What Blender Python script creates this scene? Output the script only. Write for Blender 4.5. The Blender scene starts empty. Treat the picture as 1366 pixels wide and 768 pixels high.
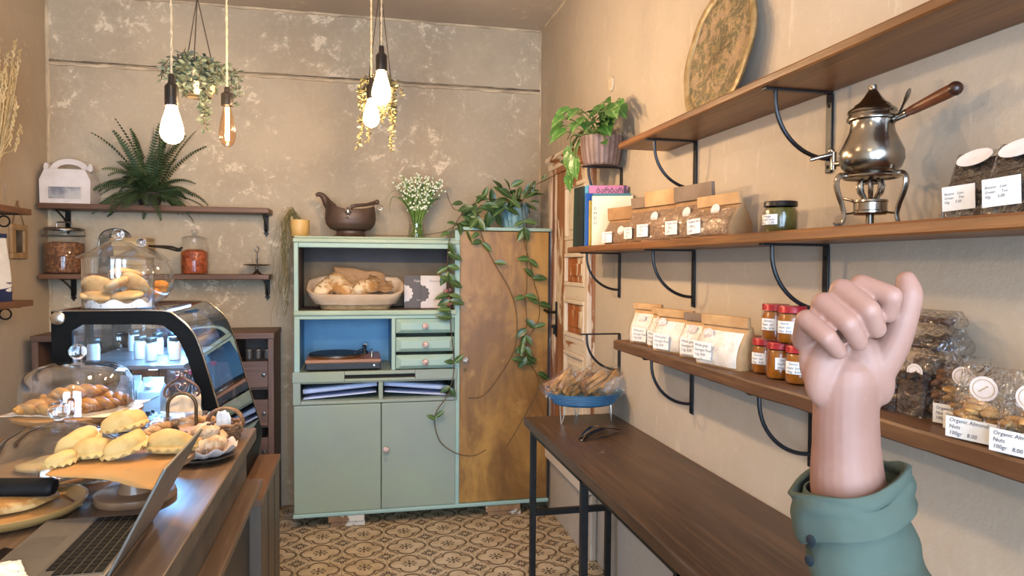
import bpy, math, random
from mathutils import Vector, Matrix, noise
from math import sin, cos, pi, radians, atan2, sqrt

S = bpy.context.scene
COL = S.collection

# ------------------------------------------------------------------ camera
YAW, PITCH, ROLL = radians(12.55), radians(1.88), radians(0.4)
fw = Vector((sin(YAW) * cos(PITCH), cos(YAW) * cos(PITCH), -sin(PITCH)))
r0 = Vector((cos(YAW), -sin(YAW), 0))
u0 = r0.cross(fw)
xr = cos(ROLL) * r0 + sin(ROLL) * u0
up = cos(ROLL) * u0 - sin(ROLL) * r0
cam = bpy.data.cameras.new('camera')
cam.sensor_width = 36.0
cam.lens = 36.0 * 930.0 / 1366.0
cam.clip_start = 0.02
camo = bpy.data.objects.new('camera', cam)
COL.objects.link(camo)
camo.matrix_world = Matrix(((xr.x, up.x, -fw.x, 0.0), (xr.y, up.y, -fw.y, 0.0), (xr.z, up.z, -fw.z, 1.45), (0, 0, 0, 1)))
S.camera = camo

# ------------------------------------------------------------------ colour management, world, daylight
S.view_settings.view_transform = 'Standard'
S.view_settings.look = 'None'
S.view_settings.gamma = 1.0
S.view_settings.use_curve_mapping = False
S.view_settings.exposure = 1.55
S.cycles.use_denoising = True
S.cycles.max_bounces = 10
S.cycles.transparent_max_bounces = 24
S.cycles.sample_clamp_indirect = 6.0
S.cycles.caustics_reflective = False
S.cycles.caustics_refractive = False

w = bpy.data.worlds.new('daylight')
S.world = w
w.use_nodes = True
wb = w.node_tree.nodes['Background']
wb.inputs[0].default_value = (0.55, 0.74, 1.0, 1)
wb.inputs[1].default_value = 1.6


def area_light(name, loc, rot, sx, sy, power, col):
    l = bpy.data.lights.new(name, 'AREA')
    l.shape = 'RECTANGLE'
    l.size, l.size_y = sx, sy
    l.energy, l.color = power, col
    o = bpy.data.objects.new(name, l)
    COL.objects.link(o)
    o.location, o.rotation_euler = loc, rot
    return o


DAY = 46.0
# daylight entering by the shop window and the glazed entrance behind the camera
area_light('window_daylight', (0.45, -1.62, 1.5), (radians(90), 0, 0), 1.2, 1.9, DAY, (0.55, 0.75, 1.0))
area_light('entrance_daylight', (-0.95, -1.62, 1.25), (radians(90), 0, 0), 0.9, 2.1, DAY * 0.6, (0.55, 0.75, 1.0))
LAMP_W = 24.0
LAMP_COL = (1.0, 0.68, 0.39)
CEIL_W = 11.5


# ------------------------------------------------------------------ helpers
def C(h):
    h = h.lstrip('#')
    r = []
    for i in (0, 2, 4):
        c = int(h[i:i + 2], 16) / 255.0
        r.append(c / 12.92 if c <= 0.04045 else ((c + 0.055) / 1.055) ** 2.4)
    return (r[0], r[1], r[2], 1.0)


class E:
    """small expression wrapper around math nodes"""
    def __init__(s, nt, k): s.nt, s.k = nt, k
    def op(s, o, *a):
        n = s.nt.nodes.new('ShaderNodeMath')
        n.operation = o
        for i, x in enumerate((s,) + a):
            if isinstance(x, E): s.nt.links.new(x.k, n.inputs[i])
            else: n.inputs[i].default_value = x
        return E(s.nt, n.outputs[0])
    def __add__(s, b): return s.op('ADD', b)
    def __sub__(s, b): return s.op('SUBTRACT', b)
    def __mul__(s, b): return s.op('MULTIPLY', b)
    def __truediv__(s, b): return s.op('DIVIDE', b)
    def abs(s): return s.op('ABSOLUTE')
    def sq(s): return s * s
    def sqrt(s): return s.op('SQRT')
    def mx(s, b): return s.op('MAXIMUM', b)
    def mn(s, b): return s.op('MINIMUM', b)
    def step(s, a, b):
        """smooth 0->1 as s goes a->b"""
        n = s.nt.nodes.new('ShaderNodeMapRange')
        n.interpolation_type = 'SMOOTHSTEP'
        n.inputs['From Min'].default_value, n.inputs['From Max'].default_value = a, b
        if a > b:
            n.inputs['From Min'].default_value, n.inputs['From Max'].default_value = b, a
            n.inputs['To Min'].default_value, n.inputs['To Max'].default_value = 1, 0
        s.nt.links.new(s.k, n.inputs['Value'])
        return E(s.nt, n.outputs[0])


class MT:
    """material under construction"""
    def __init__(s, name, rough=0.5, metal=0.0, spec=0.5):
        s.m = bpy.data.materials.new(name)
        s.m.use_nodes = True
        s.nt = s.m.node_tree
        s.b = s.nt.nodes['Principled BSDF']
        s.b.inputs['Roughness'].default_value = rough
        s.b.inputs['Metallic'].default_value = metal
        s.b.inputs['Specular IOR Level'].default_value = spec
        s.tc = s.nt.nodes.new('ShaderNodeTexCoord')
    def coord(s, scale=(1, 1, 1)):
        n = s.nt.nodes.new('ShaderNodeMapping')
        n.inputs['Scale'].default_value = scale
        s.nt.links.new(s.tc.outputs['Object'], n.inputs[0])
        return n.outputs[0]
    def xyz(s):
        n = s.nt.nodes.new('ShaderNodeSeparateXYZ')
        s.nt.links.new(s.tc.outputs['Object'], n.inputs[0])
        return [E(s.nt, o) for o in n.outputs]
    def noise(s, scale, detail=4, rough=0.55, stretch=(1, 1, 1), dist=0.0):
        n = s.nt.nodes.new('ShaderNodeTexNoise')
        n.inputs['Scale'].default_value = scale
        n.inputs['Detail'].default_value = detail
        n.inputs['Roughness'].default_value = rough
        n.inputs['Distortion'].default_value = dist
        s.nt.links.new(s.coord(stretch), n.inputs['Vector'])
        return E(s.nt, n.outputs[0])
    def voro(s, scale, feature='F1', stretch=(1, 1, 1)):
        n = s.nt.nodes.new('ShaderNodeTexVoronoi')
        n.feature = feature
        n.inputs['Scale'].default_value = scale
        s.nt.links.new(s.coord(stretch), n.inputs['Vector'])
        return E(s.nt, n.outputs['Distance'])
    def mix(s, f, a, b):
        n = s.nt.nodes.new('ShaderNodeMix')
        n.data_type = 'RGBA'
        if isinstance(f, E): s.nt.links.new(f.k, n.inputs[0])
        else: n.inputs[0].default_value = f
        for i, x in ((6, a), (7, b)):
            if isinstance(x, tuple): n.inputs[i].default_value = x
            else: s.nt.links.new(x, n.inputs[i])
        return n.outputs[2]
    def col(s, x):
        if isinstance(x, tuple): s.b.inputs['Base Color'].default_value = x
        else: s.nt.links.new(x, s.b.inputs['Base Color'])
        return s
    def rough(s, e): s.nt.links.new(e.k, s.b.inputs['Roughness']); return s
    def bump(s, e, st=0.3, d=0.01):
        n = s.nt.nodes.new('ShaderNodeBump')
        n.inputs['Strength'].default_value = st
        n.inputs['Distance'].default_value = d
        s.nt.links.new(e.k, n.inputs['Height'])
        s.nt.links.new(n.outputs[0], s.b.inputs['Normal'])
        return s


def P(name, col, rough=0.5, metal=0.0, col2=None, scale=8, stretch=(1, 1, 1), bump=0.0, bscale=None, spec=0.5, lo=0.35, hi=0.65, detail=4, sss=0.0, coat=0.0):
    t = MT(name, rough, metal, spec)
    c = C(col) if isinstance(col, str) else col
    if col2:
        n = t.noise(scale, detail, stretch=stretch)
        t.col(t.mix(n.step(lo, hi), c, C(col2)))
    else:
        n = t.noise(scale, 3, stretch=stretch)
        d = tuple(x * 0.86 for x in c[:3]) + (1,)
        t.col(t.mix(n.step(0.3, 0.7), d, c))
    if bump:
        t.bump(t.noise(bscale or scale * 3, 5, stretch=stretch), bump)
    if sss:
        t.b.inputs['Subsurface Weight'].default_value = sss
        t.b.inputs['Subsurface Radius'].default_value = (0.01, 0.004, 0.002)
    if coat:
        t.b.inputs['Coat Weight'].default_value = coat
        t.b.inputs['Coat Roughness'].default_value = 0.1
    return t.m


def wood(name, c1, c2, axis='x', scale=10, rough=0.45, c3=None, bump=0.12):
    t = MT(name, rough)
    st = {'x': (0.12, 1, 1), 'y': (1, 0.12, 1), 'z': (1, 1, 0.12)}[axis]
    st2 = {'x': (0.04, 1, 1), 'y': (1, 0.04, 1), 'z': (1, 1, 0.04)}[axis]
    n = t.noise(scale, 6, 0.6, st, 0.6)
    f = t.noise(scale * 9, 3, 0.6, st2)
    c = t.mix(n.step(0.32, 0.68), C(c1), C(c2))
    c = t.mix((f.step(0.45, 0.75) * 0.55), c, C(c3 or c1))
    t.col(c)
    t.bump(f + n, bump, 0.004)
    return t.m


def thin(name, tint=(1, 1, 1, 1), refl=1.0, rough=0.02, base=0.03, bump=0.0, bs=30, milk=0.0, ior=1.45):
    """thin glass or clear film: see-through, with the Fresnel reflection of its surface"""
    m = bpy.data.materials.new(name)
    m.use_nodes = True
    nt = m.node_tree
    nt.nodes.clear()
    out = nt.nodes.new('ShaderNodeOutputMaterial')
    tr = nt.nodes.new('ShaderNodeBsdfTransparent'); tr.inputs[0].default_value = tint
    gl = nt.nodes.new('ShaderNodeBsdfGlossy'); gl.inputs['Roughness'].default_value = rough
    fr = nt.nodes.new('ShaderNodeLayerWeight'); fr.inputs[0].default_value = 0.5
    pw = nt.nodes.new('ShaderNodeMath'); pw.operation = 'POWER'; pw.inputs[1].default_value = 2.3
    ma = nt.nodes.new('ShaderNodeMath'); ma.operation = 'MULTIPLY_ADD'
    ma.inputs[1].default_value, ma.inputs[2].default_value = min(.85, refl * .6), base
    ma.use_clamp = True
    mx = nt.nodes.new('ShaderNodeMixShader')
    nt.links.new(fr.outputs['Facing'], pw.inputs[0])
    nt.links.new(pw.outputs[0], ma.inputs[0])
    nt.links.new(ma.outputs[0], mx.inputs[0])
    nt.links.new(tr.outputs[0], mx.inputs[1])
    nt.links.new(gl.outputs[0], mx.inputs[2])
    last = mx.outputs[0]
    if milk:
        df = nt.nodes.new('ShaderNodeBsdfDiffuse'); df.inputs[0].default_value = (0.8, 0.78, 0.74, 1)
        m2 = nt.nodes.new('ShaderNodeMixShader'); m2.inputs[0].default_value = milk
        nt.links.new(last, m2.inputs[1]); nt.links.new(df.outputs[0], m2.inputs[2]); last = m2.outputs[0]
    if bump:
        tc = nt.nodes.new('ShaderNodeTexCoord')
        no = nt.nodes.new('ShaderNodeTexNoise'); no.inputs['Scale'].default_value = bs; no.inputs['Detail'].default_value = 3
        no.inputs['Distortion'].default_value = 1.5
        bp = nt.nodes.new('ShaderNodeBump'); bp.inputs['Strength'].default_value = bump; bp.inputs['Distance'].default_value = 0.02
        nt.links.new(tc.outputs['Object'], no.inputs['Vector']); nt.links.new(no.outputs[0], bp.inputs['Height'])
        nt.links.new(bp.outputs[0], gl.inputs['Normal']); nt.links.new(bp.outputs[0], fr.inputs['Normal'])
    nt.links.new(last, out.inputs[0])
    return m


def emit(name, col, st, see=0.0):
    m = bpy.data.materials.new(name)
    m.use_nodes = True
    nt = m.node_tree
    nt.nodes.clear()
    out = nt.nodes.new('ShaderNodeOutputMaterial')
    em = nt.nodes.new('ShaderNodeEmission')
    em.inputs[0].default_value, em.inputs[1].default_value = col, st
    last = em.outputs[0]
    if see:
        tr = nt.nodes.new('ShaderNodeBsdfTransparent')
        mx = nt.nodes.new('ShaderNodeMixShader'); mx.inputs[0].default_value = 1 - see
        nt.links.new(tr.outputs[0], mx.inputs[1]); nt.links.new(last, mx.inputs[2]); last = mx.outputs[0]
    nt.links.new(last, out.inputs[0])
    return m


def tags(o, kw):
    for k in ('label', 'category', 'group', 'kind'):
        if kw.get(k): o[k] = kw[k]
    return o


def T(name, label, cat, loc=(0, 0, 0), rz=0.0, group=None, rot=None):
    o = bpy.data.objects.new(name, None)
    o.empty_display_size = 0.03
    COL.objects.link(o)
    o.location = loc
    o.rotation_euler = rot or (0, 0, rz)
    return tags(o, dict(label=label, category=cat, group=group))


def dup(root, loc, rz, label, group=None):
    r = root.copy()
    COL.objects.link(r)
    r.location, r.rotation_euler = loc, (0, 0, rz)
    r['label'] = label
    if group: r['group'] = group
    for ch in list(root.children):
        c = ch.copy(); COL.objects.link(c); c.parent = r
        for g in list(ch.children):
            d = g.copy(); COL.objects.link(d); d.parent = c
    return r


class M:
    """collects shapes and links them as one mesh object"""
    def __init__(s): s.v, s.f = [], []
    def add(s, vs, fs, m=None):
        n = len(s.v)
        for v in vs:
            v = Vector(v)
            s.v.append(m @ v if m else v)
        s.f += [tuple(n + i for i in f) for f in fs]
        return s
    def box(s, x0, x1, y0, y1, z0, z1, m=None):
        v = [(x, y, z) for z in (z0, z1) for y in (y0, y1) for x in (x0, x1)]
        return s.add(v, [(0, 2, 3, 1), (4, 5, 7, 6), (0, 1, 5, 4), (2, 6, 7, 3), (0, 4, 6, 2), (1, 3, 7, 5)], m)
    def lathe(s, prof, seg=24, c=(0, 0, 0), sx=1.0, sy=1.0, m=None):
        v, f, rings = [], [], []
        for r, z in prof:
            if r < 1e-6:
                rings.append([len(v)]); v.append((c[0], c[1], c[2] + z))
            else:
                rings.append(list(range(len(v), len(v) + seg)))
                for k in range(seg):
                    a = 2 * pi * k / seg
                    v.append((c[0] + r * cos(a) * sx, c[1] + r * sin(a) * sy, c[2] + z))
        for a, b in zip(rings, rings[1:]):
            for k in range(seg):
                k2 = (k + 1) % seg
                if len(a) == 1 and len(b) == 1: break
                if len(a) == 1: f.append((a[0], b[k2], b[k]))
                elif len(b) == 1: f.append((a[k], a[k2], b[0]))
                else: f.append((a[k], a[k2], b[k2], b[k]))
        return s.add(v, f, m)
    def tube(s, pts, r, seg=8, closed=False, m=None, flat=1.0):
        pts = [Vector(p) for p in pts]
        n = len(pts)
        v, f = [], []
        nrm = None
        for i, p in enumerate(pts):
            a = pts[i - 1] if (i or closed) else p
            b = pts[(i + 1) % n] if (i < n - 1 or closed) else p
            t = (b - a).normalized() if (b - a).length > 1e-9 else Vector((0, 0, 1))
            if nrm is None:
                nrm = t.orthogonal().normalized()
            nrm = (nrm - t * nrm.dot(t))
            nrm = nrm.normalized() if nrm.length > 1e-6 else t.orthogonal().normalized()
            bi = t.cross(nrm)
            rr = r[i] if isinstance(r, (list, tuple)) else r
            for k in range(seg):
                an = 2 * pi * k / seg
                v.append(p + nrm * (cos(an) * rr) + bi * (sin(an) * rr * flat))
        for i in range(n if closed else n - 1):
            for k in range(seg):
                k2, j = (k + 1) % seg, (i + 1) % n
                f.append((i * seg + k, i * seg + k2, j * seg + k2, j * seg + k))
        if not closed:
            f.append(tuple(range(seg - 1, -1, -1)))
            f.append(tuple(range((n - 1) * seg, n * seg)))
        return s.add(v, f, m)
    def prism(s, poly, axis, a, b, m=None):
        def pt(p, h): return {'x': (h, p[0], p[1]), 'y': (p[0], h, p[1]), 'z': (p[0], p[1], h)}[axis]
        n = len(poly)
        v = [pt(p, a) for p in poly] + [pt(p, b) for p in poly]
        f = [tuple(range(n - 1, -1, -1)), tuple(range(n, 2 * n))] + [(i, (i + 1) % n, n + (i + 1) % n, n + i) for i in range(n)]
        return s.add(v, f, m)
    def ell(s, c, r, seg=14, rings=8, m=None, wob=0.0, wf=20.0, seed=0.0, flat=None):
        prof, vs, fs = [], [], []
        c = Vector(c)
        r = (r, r, r) if not isinstance(r, (tuple, list)) else r
        top = []
        for i in range(rings + 1):
            th = -pi / 2 + pi * i / rings
            if i in (0, rings):
                top.append([len(vs)]); vs.append(Vector((0, 0, sin(th))))
            else:
                top.append(list(range(len(vs), len(vs) + seg)))
                for k in range(seg):
                    a = 2 * pi * k / seg
                    vs.append(Vector((cos(th) * cos(a), cos(th) * sin(a), sin(th))))
        for a, b in zip(top, top[1:]):
            for k in range(seg):
                k2 = (k + 1) % seg
                if len(a) == 1: fs.append((a[0], b[k2], b[k]))
                elif len(b) == 1: fs.append((a[k], a[k2], b[0]))
                else: fs.append((a[k], a[k2], b[k2], b[k]))
        out = []
        for q in vs:
            k = 1.0
            if wob: k += wob * noise.noise(q * wf * 0.1 + Vector((seed, seed * 1.7, seed * 0.3)))
            p = Vector((q.x * r[0] * k, q.y * r[1] * k, q.z * r[2] * k))
            if flat is not None and p.z < flat: p.z = flat
            p = (m @ p if m else p) + c
            out.append(p)
        return s.add(out, fs)
    def surf(s, fn, nu, nv, cu=False, m=None):
        v = [fn(i / (nu if cu else nu - 1), j / (nv - 1)) for j in range(nv) for i in range(nu)]
        f = []
        for j in range(nv - 1):
            for i in range(nu if cu else nu - 1):
                i2 = (i + 1) % nu
                f.append((j * nu + i, j * nu + i2, (j + 1) * nu + i2, (j + 1) * nu + i))
        return s.add(v, f, m)
    def mesh(s, name, mat, smooth=40):
        me = bpy.data.meshes.new(name)
        me.from_pydata([tuple(v) for v in s.v], [], s.f)
        me.validate()
        me.update()
        if mat: me.materials.append(mat)
        if smooth:
            me.polygons.foreach_set('use_smooth', [True] * len(me.polygons))
            if smooth < 180: me.set_sharp_from_angle(angle=radians(smooth))
        return me
    def obj(s, name, mat, parent=None, smooth=40, bevel=0.0, loc=None, rot=None, solid=0.0, sub=0, off=0.0, **kw):
        o = bpy.data.objects.new(name, s.mesh(name, mat, smooth))
        COL.objects.link(o)
        if parent: o.parent = parent
        if loc: o.location = loc
        if rot: o.rotation_euler = rot
        if solid:
            d = o.modifiers.new('solid', 'SOLIDIFY'); d.thickness = solid; d.offset = off
        if bevel:
            d = o.modifiers.new('bevel', 'BEVEL'); d.width = bevel; d.segments = 2; d.limit_method = 'ANGLE'; d.angle_limit = radians(40)
        if sub:
            d = o.modifiers.new('sub', 'SUBSURF'); d.levels = sub; d.render_levels = sub
        return tags(o, kw)


def piece(name, me, parent, mat4=None, **kw):
    """another object sharing a mesh"""
    o = bpy.data.objects.new(name, me)
    COL.objects.link(o)
    o.parent = parent
    if mat4 is not None: o.matrix_local = mat4
    return tags(o, kw)


def struct(name, m, mat, parent=None, **kw):
    if parent is None: kw['kind'] = 'structure'
    return m.obj(name, mat, parent, **kw)


def TR(x, y, z, rx=0, ry=0, rz=0, s=1.0):
    m = Matrix.Translation((x, y, z)) @ Matrix.Rotation(rz, 4, 'Z') @ Matrix.Rotation(ry, 4, 'Y') @ Matrix.Rotation(rx, 4, 'X')
    if isinstance(s, (int, float)): s = (s, s, s)
    return m @ Matrix.Diagonal((s[0], s[1], s[2], 1))


def lettering(body, size, mat, parent, mat4, align='LEFT', name='lettering', bold=0.0, space=1.0, shear=0.0):
    c = bpy.data.curves.new(name, 'FONT')
    c.body, c.size, c.align_x, c.align_y = body, size, align, 'CENTER'
    c.offset, c.space_line, c.shear = bold, space, shear
    c.resolution_u = 2
    o = bpy.data.objects.new('tmp', c)
    COL.objects.link(o)
    me = bpy.data.meshes.new_from_object(o)
    bpy.data.objects.remove(o)
    me.name = name
    me.materials.clear(); me.materials.append(mat)
    return piece(name, me, parent, mat4)


def crom(pts, n=6):
    """smooth curve through points"""
    pts = [Vector(p) for p in pts]
    out = []
    for i in range(len(pts) - 1):
        p0, p1, p2, p3 = pts[max(i - 1, 0)], pts[i], pts[i + 1], pts[min(i + 2, len(pts) - 1)]
        for k in range(n):
            t = k / n
            out.append(0.5 * ((2 * p1) + (p2 - p0) * t + (2 * p0 - 5 * p1 + 4 * p2 - p3) * t * t + (3 * p1 - p0 - 3 * p2 + p3) * t ** 3))
    out.append(pts[-1])
    return out


def arc(cx, cy, r, a0, a1, n, r2=None):
    r2 = r2 or r
    return [(cx + r * cos(a0 + (a1 - a0) * i / n), cy + r2 * sin(a0 + (a1 - a0) * i / n)) for i in range(n + 1)]

# ------------------------------------------------------------------ materials of the room
def plaster(name, base, dark, light, flake=0.5, scratch=0.0):
    t = MT(name, 0.85, spec=0.2)
    big = t.noise(1.1, 3, 0.5)
    mid = t.noise(5.0, 7, 0.65)
    fine = t.noise(38, 5, 0.7)
    c = t.mix(big.step(0.35, 0.68), C(base), C(dark))
    c = t.mix(mid.step(0.45, 0.8) * 0.55, c, C(dark))
    c = t.mix(fine.step(0.5, 0.8) * 0.25, c, C(light))
    fl = t.noise(10.5, 10, 0.74, (1, 1, 1), 0.5)
    grit = t.noise(62, 4, 0.7)
    area = t.noise(2.1, 5, 0.65)
    thr = (fl + area * 0.6 + grit * 0.16)
    chips = thr.step(1.12 - 0.12 * flake, 1.17 - 0.12 * flake)
    halo = thr.step(1.03 - 0.12 * flake, 1.15 - 0.12 * flake)
    c = t.mix(halo * 0.16, c, C(light))
    c = t.mix(chips * (grit.step(0.3, 0.6) * 0.4 + 0.5), c, C(light))
    if scratch:
        sc = t.noise(22, 4, 0.6, (1, 1, 0.22))
        c = t.mix((sc.step(0.62, 0.72) * scratch), c, C(light))
    t.col(c)
    t.bump(fine * 0.35 + mid * 0.8 + chips * 0.5, 0.35, 0.01)
    return t.m


PL_BACK = plaster('plaster_back', '#b8a890', '#a49580', '#ddceb4', 1.25)
PL_SIDE = plaster('plaster_side', '#bbad9b', '#ac9e8c', '#d3c7b6', 0.3, 0.35)
PL_LEFT = plaster('plaster_left', '#b5a48e', '#a69580', '#c9b79a', 0.5, 0.3)
PL_CEIL = plaster('plaster_ceiling', '#c2b4a3', '#b0a292', '#d0c0a8', 1.0)
BEAD = P('plaster_bead', '#cbb89a', 0.9, col2='#a8967e', scale=6, bump=0.4, bscale=30)
GROOVE = P('chase_groove', '#5e5246', 0.95, col2='#85765f', scale=8)


def tile_material(L):
    t = MT('cement_tile_print', 0.55, spec=0.35)
    x, y, z = t.xyz()
    u, v = x / L, y / L
    au, av = u.abs(), v.abs()
    m, n = au.mx(av), au.mn(av)
    d1 = (((m - 0.235).sq() + n.sq()).sqrt() - 0.215).abs()
    d2 = (m.sq() + (n - 0.235).sq()).sqrt()
    line = d1.step(0.034, 0.022) * d2.step(0.205, 0.215)
    r = (u.sq() + v.sq()).sqrt()
    th = v.op('ARCTAN2', u)
    pet = (th * 8.0).op('COSINE').step(-0.1, 0.3) * r.step(0.06, 0.075) * r.step(0.175, 0.155)
    cen = r.step(0.036, 0.026)
    cu, cv = (au * -1.0 + 0.5), (av * -1.0 + 0.5)
    cr = (cu.sq() + cv.sq()).sqrt()
    cm = cu.mn(cv)
    leafs = (cm - 0.028).abs().step(0.024, 0.014) * cr.step(0.05, 0.07) * cr.step(0.2, 0.17)
    dg = (cu - cv).abs()
    leafd = dg.step(0.035, 0.02) * cr.step(0.06, 0.08) * cr.step(0.17, 0.15)
    arcs = (cr - 0.285).abs().step(0.024, 0.012) * d2.step(0.24, 0.26) * cm.step(0.06, 0.09)
    wear = t.noise(9, 5, 0.6)
    stain = t.noise(60, 4, 0.6)
    base = t.mix(wear.step(0.35, 0.7), C('#bda888'), C('#a48d6c'))
    c = t.mix((line.mx(arcs)) * (stain.step(0.25, 0.5) * 0.35 + 0.6), base, C('#57422e'))
    c = t.mix((pet.mx(cen)).mx(leafs.mx(leafd)) * (stain.step(0.2, 0.45) * 0.3 + 0.62), c, C('#33211a'))
    c = t.mix(stain.step(0.55, 0.8) * 0.35, c, C('#85704f'))
    t.col(c)
    t.bump(stain, 0.08, 0.002)
    return t.m


# ------------------------------------------------------------------ the room shell
XL, XR, YB, YF, ZC = -1.675, 1.15, 4.36, -1.7, 2.943
MORTAR = P('tile_mortar', '#6d5e4c', 0.95, col2='#574a3b', scale=30)
floor = struct('floor', M().box(XL - .1, XR + .1, YF - .1, YB + .1, -.12, -.012), MORTAR, smooth=None)
TL = 0.2135
TILE = tile_material(TL)
tm = M().box(-TL / 2 + .0009, TL / 2 - .0009, -TL / 2 + .0009, TL / 2 - .0009, -.012, 0).mesh('tile', TILE, None)
rng = random.Random(4)
for i in range(-8, 6):
    for j in range(0, 17):
        x, y = 0.035 + i * TL, 4.2165 - j * TL
        if i < -2 and (y < 3.1 or y > 4.0): continue
        if x - TL / 2 < XL or x + TL / 2 > XR + .12 or y > YB: continue
        q = [0, pi / 2, pi, -pi / 2][rng.randrange(4)]
        piece('tile', tm, floor, TR(x, y, rng.uniform(-.0004, .0004), rng.uniform(-.002, .002), rng.uniform(-.002, .002), q))

wall_back = struct('wall_back', M().box(XL - .1, XR + .1, YB, YB + .1, -.1, ZC + .1), PL_BACK, smooth=None)
wall_right = struct('wall_right', M().box(XR, XR + .1, YF - .1, YB, -.1, ZC + .1), PL_SIDE, smooth=None)
wall_left = struct('wall_left', M().box(XL - .1, XL, YF - .1, YB, -.1, ZC + .1), PL_LEFT, smooth=None)
ceiling = struct('ceiling', M().box(XL, XR, YF, YB, ZC, ZC + .1), PL_CEIL, smooth=None)
f = M()
f.box(XL, -1.45, YF - .1, YF, -.1, ZC).box(-.45, -.2, YF - .1, YF, -.1, ZC).box(1.08, XR, YF - .1, YF, -.1, ZC)
f.box(-1.45, -.45, YF - .1, YF, 2.35, ZC).box(-.2, 1.08, YF - .1, YF, 2.5, ZC).box(-.2, 1.08, YF - .1, YF, -.1, .5)
wall_front = struct('wall_front', f, PL_SIDE, smooth=None)
SHOPFRAME = P('dark_window_paint', '#2a2622', 0.5)
PANE = thin('window_glass', base=0.02)
w1 = struct('window_1', M().box(-.2, 1.08, YF - .07, YF - .02, .5, .55).box(-.2, 1.08, YF - .07, YF - .02, 2.45, 2.5).box(-.2, -.15, YF - .07, YF - .02, .55, 2.45)
            .box(1.03, 1.08, YF - .07, YF - .02, .55, 2.45).box(.42, .46, YF - .07, YF - .02, .55, 2.45), SHOPFRAME, smooth=None)
M().box(-.15, 1.03, YF - .05, YF - .044, .55, 2.45).obj('pane', PANE, w1, smooth=None)
d2 = struct('door_2', M().box(-1.45, -.45, YF - .07, YF - .02, 0, .2).box(-1.45, -.45, YF - .07, YF - .02, 2.25, 2.35).box(-1.45, -1.36, YF - .07, YF - .02, .2, 2.25)
            .box(-.54, -.45, YF - .07, YF - .02, .2, 2.25), SHOPFRAME, smooth=None)
M().box(-1.36, -.54, YF - .05, YF - .044, .2, 2.25).obj('pane', PANE, d2, smooth=None)


def wobble_strip(pts, half, proud, axis_n, seed):
    """a thin hand-trowelled ridge of plaster along a path; axis_n = outward normal"""
    rng = random.Random(seed)
    out = [Vector(p) + Vector((0, 0, 0)) for p in pts]
    m = M()
    m.tube(out, [half * rng.uniform(.55, 1.25) for _ in out], 6)
    return m


def lin(a, b, n, jit, seed, keep):
    rng = random.Random(seed)
    r = []
    for i in range(n + 1):
        t = i / n
        r.append(tuple(a[k] + (b[k] - a[k]) * t + (0 if k in keep else rng.uniform(-jit, jit)) for k in range(3)))
    return r


struct('trim_1', wobble_strip(lin((XL + .01, YB - .001, 2.549), (XR, YB - .001, 2.549), 70, .004, 1, (1,)), .012, .01, 1, 1), BEAD)
struct('trim_2', wobble_strip(lin((XL + .01, YB - .001, 2.5655), (XR, YB - .001, 2.5655), 60, .0015, 2, (1,)), .0055, .01, 1, 2), GROOVE)
struct('trim_3', wobble_strip(lin((XL + .004, YB - .004, 1.0), (XL + .004, YB - .004, ZC), 40, .002, 3, (2,)), .013, .01, 1, 3), BEAD)
struct('trim_4', wobble_strip(lin((XR - .002, YB - .002, .3), (XR - .002, YB - .002, ZC), 50, .002, 4, (2,)), .008, .01, 1, 4), BEAD)
struct('trim_5', wobble_strip(lin((XL, YB - .002, ZC - .002), (XR, YB - .002, ZC - .002), 60, .004, 5, (1,)), .012, .01, 1, 5), BEAD)
struct('trim_6', wobble_strip(lin((XR - .002, 0, ZC - .002), (XR - .002, YB, ZC - .002), 60, .003, 6, (0,)), .009, .01, 1, 6), BEAD)

# ------------------------------------------------------------------ old door in the right wall
def worn(name, wood1, wood2, paint, amt, axis):
    t = MT(name, 0.6)
    st = {'y': (1, 0.2, 1), 'z': (1, 1, 0.2)}[axis]
    n = t.noise(16, 6, 0.65, st)
    a = t.noise(6, 6, 0.65, st, 0.8)
    c = t.mix(n.step(0.35, 0.65), C(wood1), C(wood2))
    k = a.step(amt - .03, amt + .03)
    c = t.mix(k * (n.step(0.2, 0.5) * 0.3 + 0.6), c, C(paint))
    t.col(c)
    t.bump(n * 0.5 + k, 0.5, 0.006)
    return t.m


W_ORANGE = worn('stripped_orange_pine', '#9c6b46', '#815334', '#d9c9ae', 0.53, 'z')
W_RED = worn('red_brown_casing_wood', '#8f6650', '#7c5542', '#cdb8a0', 0.50, 'z')
W_WHITE = worn('flaking_white_paint', '#9a5f33', '#7d4a28', '#d8cbb6', 0.40, 'z')
W_WHITEY = worn('flaking_white_rail', '#9a5f33', '#7d4a28', '#d8cbb6', 0.42, 'y')
W_MID = worn('half_stripped_panel', '#a8622f', '#8a4e24', '#d8c8ac', 0.56, 'z')
IRON = P('black_iron', '#15140f', 0.45, 0.6, col2='#24211d', scale=40)
door = struct('door_1', M().box(1.135, 1.149, 3.27, 3.98, .38, 2.0), W_ORANGE, smooth=None)
M().prism([(1.149, 2.0), (1.149, 2.075), (1.085, 2.075), (1.085, 2.05), (1.105, 2.035), (1.105, 2.0)], 'y', 3.22, 4.0).obj('cornice', W_WHITEY, door, smooth=None, bevel=.004)
c = M()
for a, b, x in ((3.94, 3.985, 1.105), (3.905, 3.94, 1.115), (3.85, 3.905, 1.108), (3.825, 3.85, 1.12)):
    c.box(x, 1.135, a, b, .4, 2.0)
c.obj('casing', W_RED, door, smooth=None, bevel=.003)
M().box(1.108, 1.135, 3.665, 3.82, .4, 1.965).obj('stile', W_ORANGE, door, smooth=None, bevel=.003)
M().box(1.1, 1.135, 3.27, 3.82, 1.965, 2.0).obj('top_rail', W_ORANGE, door, smooth=None, bevel=.003)
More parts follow.
